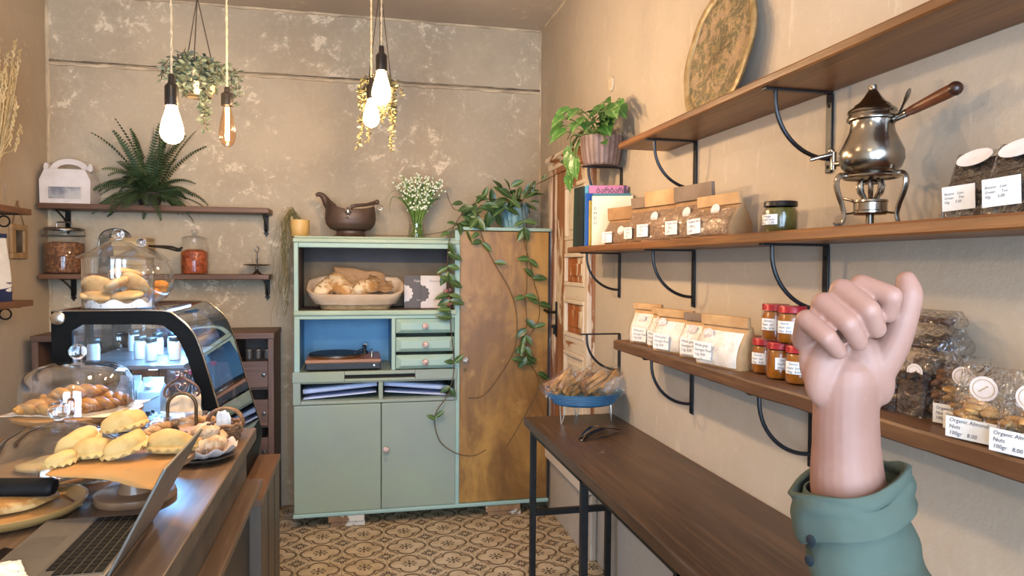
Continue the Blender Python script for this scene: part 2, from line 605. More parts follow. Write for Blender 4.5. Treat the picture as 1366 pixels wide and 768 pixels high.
for a, b, mt in ((1.885, 1.965, W_ORANGE), (1.515, 1.585, W_WHITEY), (1.27, 1.34, W_WHITEY), (.99, 1.07, W_WHITEY), (.42, .52, W_WHITEY)):
    M().box(1.112, 1.135, 3.325, 3.665, a, b).obj('rail', mt, door, smooth=None, bevel=.004)
M().box(1.11, 1.135, 3.275, 3.325, .42, 1.965).obj('stile', W_WHITE, door, smooth=None, bevel=.003)
for a, b, mt in ((1.585, 1.885, W_WHITE), (1.34, 1.515, W_MID), (1.07, 1.27, W_MID), (.52, .99, W_WHITE)):
    pn = M()
    x0, x1, y0, y1 = 1.118, 1.133, 3.325, 3.665
    for (ya, yb, za, zb) in ((y0, y1, b - .022, b), (y0, y1, a, a + .022), (y0, y0 + .022, a + .022, b - .022), (y1 - .022, y1, a + .022, b - .022)):
        pn.box(1.106, x1, ya, yb, za, zb)
    fr = pn.obj('panel_moulding', W_WHITE, door, smooth=None, bevel=.005)
    M().box(1.122, 1.134, y0 + .022, y1 - .022, a + .022, b - .022).box(1.114, 1.124, y0 + .06, y1 - .06, a + .055, b - .055).obj('panel', mt, door, smooth=None, bevel=.006)
h = M().box(1.1, 1.108, 3.785, 3.812, 1.045, 1.245).obj('lock_plate', IRON, door, bevel=.003)
M().tube([(1.108, 3.798, 1.185), (1.07, 3.798, 1.185), (1.063, 3.81, 1.185), (1.063, 3.9, 1.19)], .008, 8).obj('door_handle', IRON, h)
M().box(1.085, 1.1, 3.79, 3.806, 1.06, 1.1).box(1.075, 1.1, 3.796, 3.8, 1.095, 1.115).obj('key', IRON, h, bevel=.002)
struct('trim_7', M().box(1.075, 1.149, 3.2, 4.0, .33, .395), W_WHITEY, bevel=.006, smooth=None)
struct('trim_8', M().box(1.112, 1.149, 3.2, 4.355, 0, .33), PL_SIDE, bevel=.01, smooth=None)
wp = M().lathe([(.0, .0), (.03, .0), (.034, -.004), (.03, -.012), (.0, -.014)], 20, sx=1, sy=.8).obj('wall_plate', P('plate_paint', '#b9a78f', .8, col2='#cdbda5', scale=40), None, loc=(1.15, 3.066, 2.287), rot=(0, pi / 2, 0),
     label='small round painted blanking plate high on the right wall above the leafy plant', category='wall plate')

# ------------------------------------------------------------------ right wall: shelves, brackets
SH_TOP = wood('shelf_wood_honey', '#7b4e2a', '#58371b', 'y', 9, .42, '#9c6c38')
SH_LOW = wood('shelf_wood_dark', '#63432b', '#4a301d', 'y', 9, .5, '#7d5836')


def shelf(name, x0, x1, y0, y1, z0, z1, mat, label, live=0.0, group='wall boards'):
    """a board with slightly uneven edges"""
    n = 60
    m = M()
    v, fcs = [], []
    for i in range(n + 1):
        y = y0 + (y1 - y0) * i / n
        e = live * (noise.noise(Vector((y * 6, 3.1, live * 90))) + .5 * noise.noise(Vector((y * 17, 7.7, 1))))
        e2 = live * .6 * noise.noise(Vector((y * 9, 13.1, 5)))
        xa = x0 + e
        v += [(xa + .003 + live * .3 + e2, y, z0), (xa, y, z0 + .004), (xa + e2 * .5, y, z1 - .005), (xa + .004, y, z1), (x1, y, z1), (x1, y, z0)]
    for i in range(n):
        for k in range(6):
            a, b = i * 6 + k, i * 6 + (k + 1) % 6
            fcs.append((a, b, b + 6, a + 6))
    fcs += [tuple(range(5, -1, -1)), tuple(range(n * 6, n * 6 + 6))]
    m.add(v, fcs)
    return m.obj(name, mat, None, 30, label=label, category='shelf')


shelf('wall_shelf', .952, 1.148, .25, 2.465, 1.884, 1.907, SH_TOP, 'highest wooden shelf on the right wall, carrying the ornate tray', .002)
shelf('wall_shelf', .952, 1.148, .25, 3.1, 1.508, 1.534, SH_TOP, 'long middle wooden shelf carrying books, paper bags and coffee pot', .002)
shelf('wall_shelf', .955, 1.148, .25, 2.5, 1.133, 1.168, SH_LOW, 'lowest dark rough-edged shelf on the right wall, carrying flour bags and jam jars', .007)

BLK = P('black_bracket_paint', '#17171a', .42, .3, col2='#222226', scale=50)


def bracket(y, zt, label, group='quarter-round shelf brackets'):
    t = T('shelf_bracket', label, 'bracket', (1.148, y, zt), 0, group)
    b = M().box(-.006, 0, -.011, .011, -.2, -.006)
    b.obj('wall_bar', BLK, t, bevel=.0015)
    M().box(-.186, 0, -.009, .009, -.006, 0).obj('top_bar', BLK, t, bevel=.0015)
    pts = [(-.155, 0, -.006)] + [(-.155 + .15 * (1 - cos(a * pi / 2 / 14)), 0, -.02 - .145 * sin(a * pi / 2 / 14)) for a in range(15)]
    M().tube(pts, .0055, 8).obj('curved_brace', BLK, t)
    for z in (-.035, -.185):
        M().ell((-.0065, 0, z), (.0025, .005, .005), 8, 5).obj('screw', IRON, t)
    return t


bracket(2.235, 1.884, 'black curved bracket under the far end of the highest right shelf')
bracket(1.53, 1.884, 'black curved bracket under the highest right shelf, beside the metal coffee pot')
bracket(2.94, 1.508, 'black curved bracket under the books at the far end of the middle shelf')
bracket(2.235, 1.508, 'black curved bracket under the brown paper bags on the middle shelf')
bracket(1.532, 1.508, 'black curved bracket under the middle shelf, above the red-lidded jars')
bracket(2.235, 1.133, 'black curved bracket under the white flour bags on the lowest shelf')
bracket(1.575, 1.133, 'black curved bracket under the lowest shelf, left of the raised arm')
bracket(2.93, 1.15, 'black curved bracket carrying nothing, left of the lowest shelf above the blue bowl')
bracket(2.93, 1.886, 'black curved bracket carrying the potted variegated plant beside the highest shelf')

# ------------------------------------------------------------------ bags
KRAFT = P('kraft_paper', '#a37d55', .75, col2='#8c6842', scale=9, bump=.25, bscale=22)
KRAFT_L = P('kraft_paper_pale', '#c39d6e', .75, col2='#ab8458', scale=9, bump=.25, bscale=22)
GREYP = P('grey_kraft_paper', '#85705e', .8, col2='#75614f', scale=9, bump=.2, bscale=22)
BRAN = P('brown_meal_seen_through_film', '#927052', .7, col2='#78593e', scale=120, bump=.3, bscale=160, lo=.4, hi=.6)
FLOUR = P('flour_seen_through_film', '#efe9e2', .75, col2='#e0d8ce', scale=14, bump=.2, bscale=30)
FILM = thin('clear_film', refl=1.2, rough=.08, base=.06, bump=.6, bs=26)
FILMC = thin('crinkled_film', refl=1.5, rough=.1, base=.07, bump=.9, bs=34)
PAPER = P('white_label_paper', '#e8e6e2', .7, col2='#dcdad6', scale=20)
INK = P('handwriting_ink', '#34405e', .8)
INKB = P('black_ink', '#1d1b1b', .8)
STICK = P('oval_sticker', '#e6dcd8', .6, col2='#d8ccc8', scale=30)
GOLDP = P('gold_print', '#b09563', .6)
rb = random.Random(11)


def label(parent, w, h, lines, pos, size, tilt=0.0, ink=INK, mat=PAPER):
    """a paper label facing local -y, centred at pos"""
    o = M().box(-w / 2, w / 2, -.0008, 0, -h / 2, h / 2).obj('label', mat, parent, None, loc=pos, rot=(0, tilt, 0))
    lettering('\n'.join(lines), size, ink, o, TR(-w / 2 + w * .07, -.0012, h * .02, pi / 2), space=1.15, shear=.15, bold=.0)
    return o


def oval(parent, w, h, pos, tilt=0.0, mat=STICK, mark=GOLDP):
    o = M().prism(arc(0, 0, w / 2, 0, 2 * pi * 23 / 24, 23, h / 2), 'y', -.0008, 0).obj('sticker', mat, parent, None, loc=pos, rot=(0, tilt, 0))
    a = arc(0, 0, w * .40, 0, 2 * pi, 24, h * .38)
    m = M()
    for i in range(24):
        p, q = a[i], a[i + 1]
        m.add([(p[0], -.0011, p[1]), (q[0], -.0011, q[1]), (q[0] * .93, -.0011, q[1] * .93), (p[0] * .93, -.0011, p[1] * .93)], [(0, 1, 2, 3)])
    for k in (-1, 0, 1):
        x = k * w * .12
        m.add([(x - w * .06, -.0011, -h * .05 + k * h * .08), (x + w * .06, -.0011, k * h * .08), (x + w * .06, -.0011, h * .05 + k * h * .08), (x - w * .06, -.0011, 0 + k * h * .08)], [(0, 1, 2, 3)])
    m.obj('sticker_print', mark, o, None)
    return o


def bagmesh(w, d, h, bulge, seed, lean=0.0, pinch=.1):
    """front/side skin of a stand-up bag: local width x, front -y, height z"""
    def fn(u, v):
        a = 2 * pi * u
        ca, sa = cos(a), sin(a)
        p = .32
        X = abs(ca) ** p * (1 if ca > 0 else -1)
        Y = abs(sa) ** p * (1 if sa > 0 else -1)
        dep = d / 2 * (1 - v ** 2.2 * (1 - pinch)) * (1 + bulge * sin(pi * min(1, v * 1.25)))
        k = 1 + .05 * noise.noise(Vector((u * 9 + seed, v * 5, seed * 2.3)))
        wid = w / 2 * (1 - .05 * sin(pi * v)) * (1 + .015 * noise.noise(Vector((u * 6, v * 9, seed))))
        return (X * wid * (1 if v > .02 else .97), Y * dep * k + lean * v, v * h)
    m = M().surf(fn, 28, 12, True)
    n = 28
    m.f.append(tuple(range(n - 1, -1, -1)))
    b = len(m.v) - n
    m.f.append(tuple(range(b, b + n)))
    return m


def paper_bag(loc, rz, w, d, h, text, label_txt, cat_group, content, kraft, fold, seed, fold_h=.03, sticker=(0.0, .68), lab=(-.2, .26), lw=.065, lh=.042, tilt=0, name='paper_bag', ink=INK, ts=.0115):
    t = T(name, label_txt, 'bag', loc, rz, cat_group)
    bagmesh(w, d, h, .12, seed).obj('bag_body', kraft, t, 50)
    # the clear front window shows the contents: a shallow bulging panel on the front
    def fw_(u, v):
        x = (u - .5) * w * .86
        z = h * (.05 + v * .8)
        vv = z / h
        dep = d / 2 * (1 - vv ** 2.2 * .9) * (1 + .12 * sin(pi * min(1, vv * 1.25)))
        e = (1 - (2 * abs(u - .5)) ** 6)
        return (x, -dep * (.955 + .05 * e) - .0045 * e + .003 * noise.noise(Vector((u * 4 + seed, v * 4, 1))), z)
    M().surf(fw_, 14, 12).obj('contents', content, t, 60)
    def ff_(u, v):
        p = fw_(u, v)
        return (p[0] * 1.03, p[1] - .0035 + .0025 * noise.noise(Vector((u * 7 + seed, v * 7, 5))), p[2])
    M().surf(ff_, 18, 16).obj('film_window', FILM, t, 80)
    M().box(-w * .49, w * .49, -.009, .004, h - .004, h + fold_h).obj('top_fold', fold, t, None, bevel=.002, rot=(radians(3), 0, 0))
    M().box(-w * .50, w * .50, -.012, -.0085, h - .004, h + fold_h * .45).obj('fold_flap', fold, t, None, bevel=.001)
    def front(z, off=.0075):
        vv = z / h
        return -(d / 2 * (1 - vv ** 2.2 * .9) * (1 + .12 * sin(pi * min(1, vv * 1.25)))) - off
    if sticker:
        z = h * sticker[1]
        oval(t, .042, .03, (w * sticker[0], front(z, .0095), z), -.35)
    z = h * lab[1]
    label(t, lw, lh, text, (w * lab[0], front(z, .0105), z), ts, tilt, ink)
    return t


RZ = -pi / 2
BT = ['Organic Bran', '1 000 g', '5.00']
GB = 'brown paper bags of bran'
zm = 1.534
paper_bag((1.015, 2.565, zm), RZ + .25, .18, .075, .100, ['Organic Bran', '1 kg', '10.00'], 'smallest brown paper bag, in front of the cream book', GB, BRAN, KRAFT, KRAFT, 1.0, .045, (.22, .52), (-.22, .28))
paper_bag((1.03, 2.375, zm), RZ + .22, .16, .07, .132, BT, 'brown paper bag with a grey folded top, second from the books', GB, BRAN, KRAFT, GREYP, 2.0, .035, None, (-.32, .28), lw=.05)
paper_bag((1.015, 2.195, zm), RZ + .2, .19, .075, .125, BT, 'brown paper bag with a tall ochre folded top, third from the books', GB, BRAN, KRAFT, KRAFT_L, 3.0, .048, (-.05, .66), (-.3, .3))
paper_bag((1.03, 2.0, zm), RZ + .15, .2, .075, .125, BT, 'brown paper bag with the longest grey-brown folded top, fourth from the books', GB, BRAN, KRAFT, GREYP, 4.0, .045, (.0, .66), (-.3, .3))
paper_bag((1.01, 1.81, zm), RZ + .12, .2, .085, .092, BT, 'low brown paper bag nearest the small jar of green preserve', GB, BRAN, KRAFT, KRAFT_L, 5.0, .028, (.05, .82), (-.27, .34), tilt=-.05)

FT = ['Whole grain', 'Georgian Flour', '1 kg  8.00']
GF = 'white flour bags on the lowest shelf'
zl = 1.168
FW = dict(lw=.075, lh=.05)
paper_bag((1.04, 2.36, zl), RZ + .3, .155, .075, .128, FT, 'flour bag at the far end of the lowest shelf', GF, FLOUR, KRAFT_L, KRAFT_L, 6.0, .018, (-.05, .72), (0, .28), **FW)
paper_bag((1.055, 2.235, zl), RZ + .3, .15, .075, .118, FT, 'flour bag second from the far end, its right side hidden behind the next', GF, FLOUR, KRAFT_L, KRAFT_L, 7.0, .018, (-.12, .78), (-.1, .28), **FW)
paper_bag((1.03, 2.115, zl), RZ + .28, .175, .08, .118, FT, 'middle flour bag of five, with a slack film window', GF, FLOUR, KRAFT_L, KRAFT_L, 8.0, .022, (-.25, .8), (-.12, .3), **FW)
paper_bag((1.04, 1.955, zl), RZ + .26, .155, .075, .118, FT, 'flour bag second from the jam jars', GF, FLOUR, KRAFT_L, GREYP, 9.0, .02, (-.12, .74), (-.08, .32), **FW)
paper_bag((1.025, 1.79, zl), RZ + .2, .195, .085, .118, FT, 'biggest flour bag, next to the red-lidded jars', GF, FLOUR, KRAFT_L, KRAFT_L, 10.0, .026, (-.22, .76), (-.22, .36), **FW)

# ------------------------------------------------------------------ jars
GLASS = thin('jar_glass', refl=1.0, base=.035)
GLASS2 = thin('dome_glass', (.95, .975, 1, 1), refl=1.5, base=.085, bump=.05, bs=6)
kgm = MT('knob_glass', .03)
kgm.b.inputs['Transmission Weight'].default_value = 1.0
kgm.b.inputs['IOR'].default_value = 1.47
kgm.col(kgm.mix(kgm.noise(6, 2).step(.4, .6), (.94, .97, 1, 1), (.98, .98, 1, 1)))
KNOBG = kgm.m
JAM = P('orange_jam', '#9a5a12', .25, col2='#7d430c', scale=25, spec=.6)
REDLID = P('red_jar_lid', '#a3202a', .3, .2, col2='#8c1a24', scale=20)
BLKLID = P('black_jar_lid', '#1c1b1a', .35, .3)
GREENJ = P('green_preserve', '#5a5420', .3, col2='#463f16', scale=30)


def jar(loc, rz, r, h, jam, lidm, text, lbl, group, lidh=.016, labw=1.25, lz=.45, ts=.0075, cat='jar', name='jam_jar', lw=None, lab=True):
    t = T(name, lbl, cat, loc, rz, group)
    M().lathe([(0, .004), (r * .86, .004), (r * .93, .010), (r * .94, h * .64), (r * .82, h * .79), (0, h * .8)], 24).obj('jam', jam, t, 50)
    M().lathe([(0, 0), (r * .9, 0), (r * .985, .007), (r, .015), (r, h * .66), (r * .97, h * .74), (r * .86, h * .83), (r * .84, h - lidh)], 28).obj('glass', GLASS, t, 60)
    lp = [(0, h), (r * .92, h), (r * .95, h - .002), (r * .95, h - lidh + .002), (r * .97, h - lidh), (r * .9, h - lidh)]
    M().lathe(lp, 32).obj('lid', lidm, t, 45)
    if lab:
        a = labw
        zz0, zz1 = h * (lz - .16), h * (lz + .16)
        m = M().surf(lambda u, v: ((r + .0008) * sin((u - .5) * a), -(r + .0008) * cos((u - .5) * a), zz0 + (zz1 - zz0) * v), 10, 2)
        o = m.obj('label', PAPER, t, 60)
        for k, s in enumerate(text):
            L = lettering(s, ts, INK, o, TR(0, 0, zz1 - (k + .6) * (zz1 - zz0) / (len(text) + .1), pi / 2), 'CENTER')
            for vtx in L.data.vertices:                    # wrap the line round the jar
                x = vtx.co.x
                vtx.co = Vector(((r + .0014) * sin(x / r), vtx.co.y, 0)) + Vector((0, 0, (r + .0014) * cos(x / r)))
    return t


JT = ['Quince', 'Apple  Jam', '300gr  8.00']
GJ = 'red-lidded jars of orange jam'
jh = .093
for (x, y, z, rz, s) in ((1.062, 1.735, zl, RZ + .35, 'jam jar in the bottom row, next to the flour bag'),
                         (1.058, 1.652, zl, RZ + .4, 'jam jar in the bottom row, second from the flour bag'),
                         (1.045, 1.565, zl, RZ + 1.25, 'jam jar in the bottom row with its label turned to the far side'),
                         (1.045, 1.485, zl, RZ + .5, 'jam jar in the bottom row nearest the raised hand, half hidden'),
                         (1.06, 1.612, zl + jh, RZ + .42, 'upper jam jar standing on the lids, farther from the hand'),
                         (1.052, 1.53, zl + jh, RZ + .45, 'upper jam jar standing on the lids, nearer the hand')):
    jar((x, y, z), rz, .0355, jh, JAM, REDLID, JT, s, GJ)
jar((1.03, 1.555, zm), RZ + .15, .042, .078, GREENJ, BLKLID, ['Orange', 'nut and mint', '500 g  12.00'], 'squat black-lidded jar of green preserve between the bags and the coffee pot', None, .012, 1.35, .42, .0085, name='preserve_jar')

# ------------------------------------------------------------------ clear bags: nuts, dried fruit, tea
NUTS = P('pale_nut', '#c59c63', .6, col2='#a87c46', scale=30)
NUTB = P('broken_cookie', '#6b4a33', .8, col2='#4c3323', scale=30)
DARKC = P('dark_dried_fruit', '#4a352a', .6, col2='#241914', scale=70, bump=1.0, bscale=80)
TEA = P('black_tea', '#1f1814', .7, col2='#3a2a1c', scale=90, bump=.8, bscale=110)


def bagfront(d, v, bulge, lean, pinch):
    return -d / 2 * (1 - v ** 2.2 * (1 - pinch)) * (1 + bulge * sin(pi * min(1, v * 1.25))) + lean * v


def filler(w, d, h, n, r, seed, mat, parent, flat=.5, ymul=.8, el=1.4):
    rg = random.Random(seed)
    m = M()
    for _ in range(n):
        m.ell((rg.uniform(-w / 2 + r, w / 2 - r), rg.uniform(-d / 2 + r * .6, d / 2 - r * .6) * ymul, rg.uniform(r * .6, h)), (r * el, r * .8, r * flat), 8, 5,
              Matrix.Rotation(rg.uniform(0, 6), 4, 'Z') @ Matrix.Rotation(rg.uniform(-.8, .8), 4, 'X'), .25, 30, rg.uniform(0, 9))
    o = m.obj('contents', mat, parent, 60)
    o['kind'] = 'stuff'
    return o


def nut_bag(loc, rz, w, d, h, lbl, seed, mat=NUTS, text=('Organic Almonds', 'Nuts', '100gr   8.00'), n=40, fill=.45, lab=True, ov=True, group='clear bags of nuts', r=.011, core=None):
    t = T('nut_bag', lbl, 'bag', loc, rz, group)
    filler(w, d, h * fill, n, r, seed, mat, t)
    if core:
        bagmesh(w * .9, d * .8, h * fill, .1, seed, pinch=.8).obj('fill', core, t, 60)
    bagmesh(w, d, h, .15, seed, lean=.012, pinch=.06).obj('film', FILMC, t, 60)
    if lab:
        label(t, w * .96, h * .28, text, (0, bagfront(d, .17, .15, .012, .06) - .006, h * .17), w * .105)
    if ov:
        oval(t, w * .5, w * .46, (w * .06, bagfront(d, .7, .15, .012, .06) - .006, h * .72), -.1)
    return t


nut_bag((1.06, 1.035, zl), RZ + .3, .075, .05, .125, 'clear nut bag farthest from the camera side, with an oval sticker', 1, fill=.5)
nut_bag((1.035, 0.985, zl), RZ + .05, .075, .05, .11, 'clear nut bag squeezed between two others, only its side and label edge showing', 2, ov=False)
nut_bag((1.0, 0.935, zl), RZ + .22, .088, .055, .122, 'clear nut bag in front with the full almond label in view', 3)
nut_bag((0.99, 0.845, zl), RZ + .18, .085, .055, .125, 'clear nut bag nearest the frame edge on the lowest shelf', 4)
nut_bag((1.09, 0.905, zl), RZ, .1, .05, .135, 'clear bag with a bluish shining top standing behind the nut bags', 5, lab=False, ov=False)
GD = 'clear bags of dark cookies'
nut_bag((1.045, 1.205, zl), RZ + .15, .085, .06, .1, 'clear bag of dusty dark cookies next to the wrist', 6, NUTB, n=26, fill=.75, lab=False, ov=False, group=GD, r=.016)
nut_bag((1.055, 1.135, zl), RZ + .1, .07, .05, .115, 'clear bag of dark dried fruit with a white oval sticker', 7, DARKC, n=40, fill=.7, lab=False, group=GD, core=DARKC)
nut_bag((1.07, 1.085, zl), RZ + .05, .055, .05, .11, 'narrow clear bag of brown cookies beside the first nut bag', 8, NUTB, n=30, fill=.8, lab=False, ov=False, group=GD, r=.014)
t = T('cookie_bag', 'clear bag of dark cookies lying on top of the other dark bags', 'bag', (1.1, 1.14, zl + .118), RZ, GD)
filler(.1, .05, .03, 22, .013, 31, DARKC, t)
bagmesh(.12, .07, .05, .3, 3.3, pinch=.3).obj('film', FILMC, t, 60)
t = T('cookie_bag', 'flat pale packet topping the pile of dark bags', 'bag', (1.11, 1.15, zl + .17), RZ + .1, GD)
filler(.085, .04, .012, 12, .01, 32, NUTB, t)
bagmesh(.1, .055, .03, .3, 4.3, pinch=.3).obj('film', FILMC, t, 60)
# standing packs behind that hold the lying ones up
nut_bag((1.11, 1.15, zl), RZ, .1, .05, .118, 'dark cookie bag standing at the wall under the lying bags', 9, DARKC, n=30, fill=.85, lab=False, ov=False, group=GD, core=DARKC)

TT = ['Batumi   Lem', 'Green     Tea', '50g      5.00']


def tea_bag(loc, rz, w, d, h, lbl, seed, flap=True, tilt=0.0):
    t = T('tea_bag', lbl, 'bag', loc, rz, 'bags of black tea')
    bagmesh(w * .97, d * .92, h * .9, .15, seed, lean=.02, pinch=.25).obj('tea', TEA, t, 60)
    bagmesh(w, d, h, .2, seed + .5, lean=.022, pinch=.08).obj('film', FILMC, t, 60)
    label(t, w * .62, w * .46, TT, (-w * .08, bagfront(d, .3, .2, .022, .08) - .005, h * .30), w * .068, tilt)
    if flap:
        M().prism(arc(0, 0, w * .34, 0, 2 * pi * 19 / 20, 19, .017), 'y', -.001, 0).obj('sticker', STICK, t, None, loc=(-w * .05, bagfront(d, .86, .2, .022, .08) - .006, h * .9), rot=(radians(-32), -.12, 0))
    return t


tea_bag((1.06, 1.035, zm), RZ + .1, .055, .045, .06, 'small slumped tea bag behind the two big ones', 1.5, False, .3)
tea_bag((1.02, 0.985, zm), RZ + .2, .09, .06, .115, 'black tea bag with a white flap sticker, farther from the frame edge', 2.5, True, -.05)
tea_bag((1.0, 0.885, zm), RZ + .15, .095, .06, .115, 'black tea bag cut by the frame edge', 3.5, True, -.05)

# ------------------------------------------------------------------ books
def book(loc, rz, w, d, h, cov, lbl, lean=0.0, extra=None):
    """spine faces local -y, thickness w along x, depth d along y"""
    t = T('book', lbl, 'book', loc, 0, 'books on the middle shelf', rot=(0, lean, rz))
    M().box(0, w, 0, .003, 0, h).box(0, .0025, .003, d, 0, h).box(w - .0025, w, .003, d, 0, h).obj('cover', cov, t, None, bevel=.0008)
    M().box(.003, w - .003, .003, d - .004, .004, h - .004).obj('pages', PAGES, t, None)
    if extra: extra(t)
    return t


PAGES = P('book_pages', '#d9cdb5', .8, col2='#c7b99c', scale=80)
BK = lambda n, c, c2=None: P(n, c, .5, col2=c2 or c, scale=10)
DG, DG2, SKY, PINK, YEL, CREAM, TEAL, ROYAL = BK('book_dark_green', '#1f3530'), BK('book_black_green', '#141f20', '#1d2a2a'), BK('book_sky_blue', '#5fa9cf'), BK('book_pink', '#b5668a'), BK('book_yellow', '#b39a3a', '#c9b052'), BK('book_cream', '#ddd0b3'), BK('book_teal', '#2c6a73'), BK('book_royal_blue', '#1f55a8')
REDM = BK('red_print', '#a8283a')
CHAR = BK('dark_print', '#3a1830')
SPN = RZ
yb = 3.065
book((.985, 3.125, zm), RZ, .055, .15, .275, DG, 'tall dark green book at the far end, leaning', .05)
book((.98, 3.062, zm), RZ, .09, .15, .272, DG2, 'tall near-black book leaning beside the green one', .045)


def sky_extra(t):
    o = M().prism([(.006, .03), (.02, .03), (.017, .052), (.0125, .066), (.008, .052)], 'y', -.0012, -.0002).obj('emblem', REDM, t, None)
book((.985, 2.955, zm), RZ, .036, .16, .268, SKY, 'tall sky blue book with a small red emblem at its foot', 0, sky_extra)


def pink_extra(t):
    lettering('ბარბარე', .03, CHAR, t, TR(.0265, .03, .24, pi / 2, 0, pi / 2), bold=.0004)
    M().box(.0262, .027, .148, .16, .205, .262).obj('ornament', CHAR, t, None)
    M().box(.004, .012, -.0008, 0, .2, .26).obj('spine_print', REDM, t, None)
book((.99, 2.91, zm), RZ - .35, .026, .165, .262, PINK, 'large pink book with Georgian letters, turned to show its cover', 0, pink_extra)
book((.975, 2.868, zm), RZ, .018, .13, .195, YEL, 'thin yellow book below the pink cover', 0)
book((.965, 2.892, zm + .0), RZ, .02, .12, .228, ROYAL, 'royal blue book between the pink and the yellow one', 0)
book((.985, 2.845, zm), RZ - .36, .022, .16, .222, TEAL, 'teal book behind the cream one', 0)


def cream_extra(t):
    lettering('E\nM\nD\nO', .017, INKB, t, TR(.0195, .014, .125, pi / 2, 0, pi / 2), 'CENTER', space=1.2)
book((.972, 2.815, zm), RZ - .4, .019, .17, .208, CREAM, 'cream book with a column of dark letters on its cover', 0, cream_extra)

# ------------------------------------------------------------------ coffee pot on a spirit burner
SILV = P('old_silver', '#a8a199', .22, 1.0, col2='#7d756b', scale=9, bump=.05, bscale=40)
SILVD = P('dark_silver', '#5d564e', .3, 1.0, col2='#7b736a', scale=12)
HWOOD = wood('pot_handle_wood', '#6d3c22', '#4e2714', 'x', 14, .35)
DKWOOD = wood('pot_handle_end', '#3a1d10', '#2a140b', 'x', 14, .35)
pot = T('coffee_pot', 'antique silver coffee pot with a turned wooden handle, on its stand above a burner', 'coffee pot', (1.045, 1.262, zm), 0)
M().lathe([(0, .112), (.045, .112), (.05, .117), (.057, .124), (.0625, .14), (.0615, .157), (.053, .176), (.044, .196), (.041, .212), (.042, .221)], 40).obj('body', SILV, pot, 60)
M().lathe([(.0, .104), (.041, .104), (.043, .108), (.041, .112), (.046, .115), (0, .116)], 32).obj('foot_ring', SILVD, pot, 40)
M().lathe([(.044, .219), (.0485, .221), (.049, .225), (.046, .229), (.045, .234), (.0475, .237), (.046, .242), (.036, .249), (.034, .253), (.026, .258), (.018, .268), (.011, .279), (.008, .284), (.0085, .287), (.0075, .294), (.0, .296)], 36).obj('lid', SILV, pot, 50)
hd = Vector((.12, -.93, .22)).normalized()
p0 = Vector((.02, -.04, .218))
h0 = M().tube([p0, p0 + hd * .03], [.007, .0085], 10).obj('handle_socket', SILV, pot)
a = p0 + hd * .03
M().tube([a, a + hd * .01, a + hd * .06, a + hd * .085, a + hd * .1], [.0075, .0095, .0115, .0125, .012], 14).obj('handle', HWOOD, pot)
M().ell(a + hd * .103, (.0135, .0135, .0135), 14, 8).obj('handle_cap', DKWOOD, pot)
M().tube(crom([p0 + Vector((-.01, .01, -.02)), p0 + Vector((0, 0, -.005)), p0 + hd * .02 + Vector((0, 0, .02)), p0 + hd * .035 + Vector((0, 0, .045))]), [.006] * 10 + [.005, .0045, .005, .006, .008, .0085, .008, .006, .003], 8, flat=.5).obj('thumb_lever', SILV, pot)
sp = M().tube([(-.02, .06, .14), (-.025, .08, .142)], .006, 10).tube([(-.026, .084, .13), (-.026, .084, .168)], .0065, 10).tube([(-.026, .084, .163), (-.05, .095, .158), (-.07, .103, .152)], [.005, .0045, .004], 10).ell((-.03, .086, .17), .0075, 10, 6)
sp.obj('spout_tap', SILV, pot)
for k in range(3):
    an = radians(-70 + 120 * k)
    prof = [(.05, .108), (.066, .106), (.073, .092), (.069, .07), (.06, .045), (.056, .025), (.06, .008), (.07, .004), (.077, .007)]
    pts = crom([(r_ * cos(an), r_ * sin(an), z_) for r_, z_ in prof], 5)
    M().tube(pts, [.0075 - .004 * i / len(pts) for i in range(len(pts))], 8, flat=.6).obj('leg', SILV, pot)
M().tube(arc3 := [(.052 * cos(2 * pi * k / 32), .052 * sin(2 * pi * k / 32), .104) for k in range(32)], .0035, 6, True).obj('ring', SILV, pot)
br = M().lathe([(0, .026), (.03, .026), (.034, .029), (.034, .033), (.032, .035), (.032, .05), (.034, .052), (.033, .056), (.02, .058), (0, .058)], 28).obj('burner', SILV, pot, 40)
cg = M()
for k in range(8):
    an = 2 * pi * k / 8
    cg.tube([(.012 * cos(an), .012 * sin(an), .058), (.022 * cos(an), .022 * sin(an), .072), (.025 * cos(an), .025 * sin(an), .086), (.02 * cos(an), .02 * sin(an), .1)], .0034, 6)
cg.tube([(.0205 * cos(2 * pi * k / 20), .0185 * sin(2 * pi * k / 20), .093) for k in range(20)], .0028, 6, True)
cg.obj('burner_cage', SILV, br)
M().tube([(0, 0, 0), (0, 0, .026)], .008, 10).obj('burner_post', SILVD, br)
M().tube([(-.026, .02, .056), (-.035, .045, .064), (-.036, .05, .072)], [.003, .003, .004], 8).obj('snuffer_handle', SILV, br)
for k in range(3):
    an = radians(-70 + 120 * k)
    M().tube([(.03 * cos(an), .03 * sin(an), .03), (.058 * cos(an), .058 * sin(an), .026)], .0022, 6).obj('stay', SILV, br)

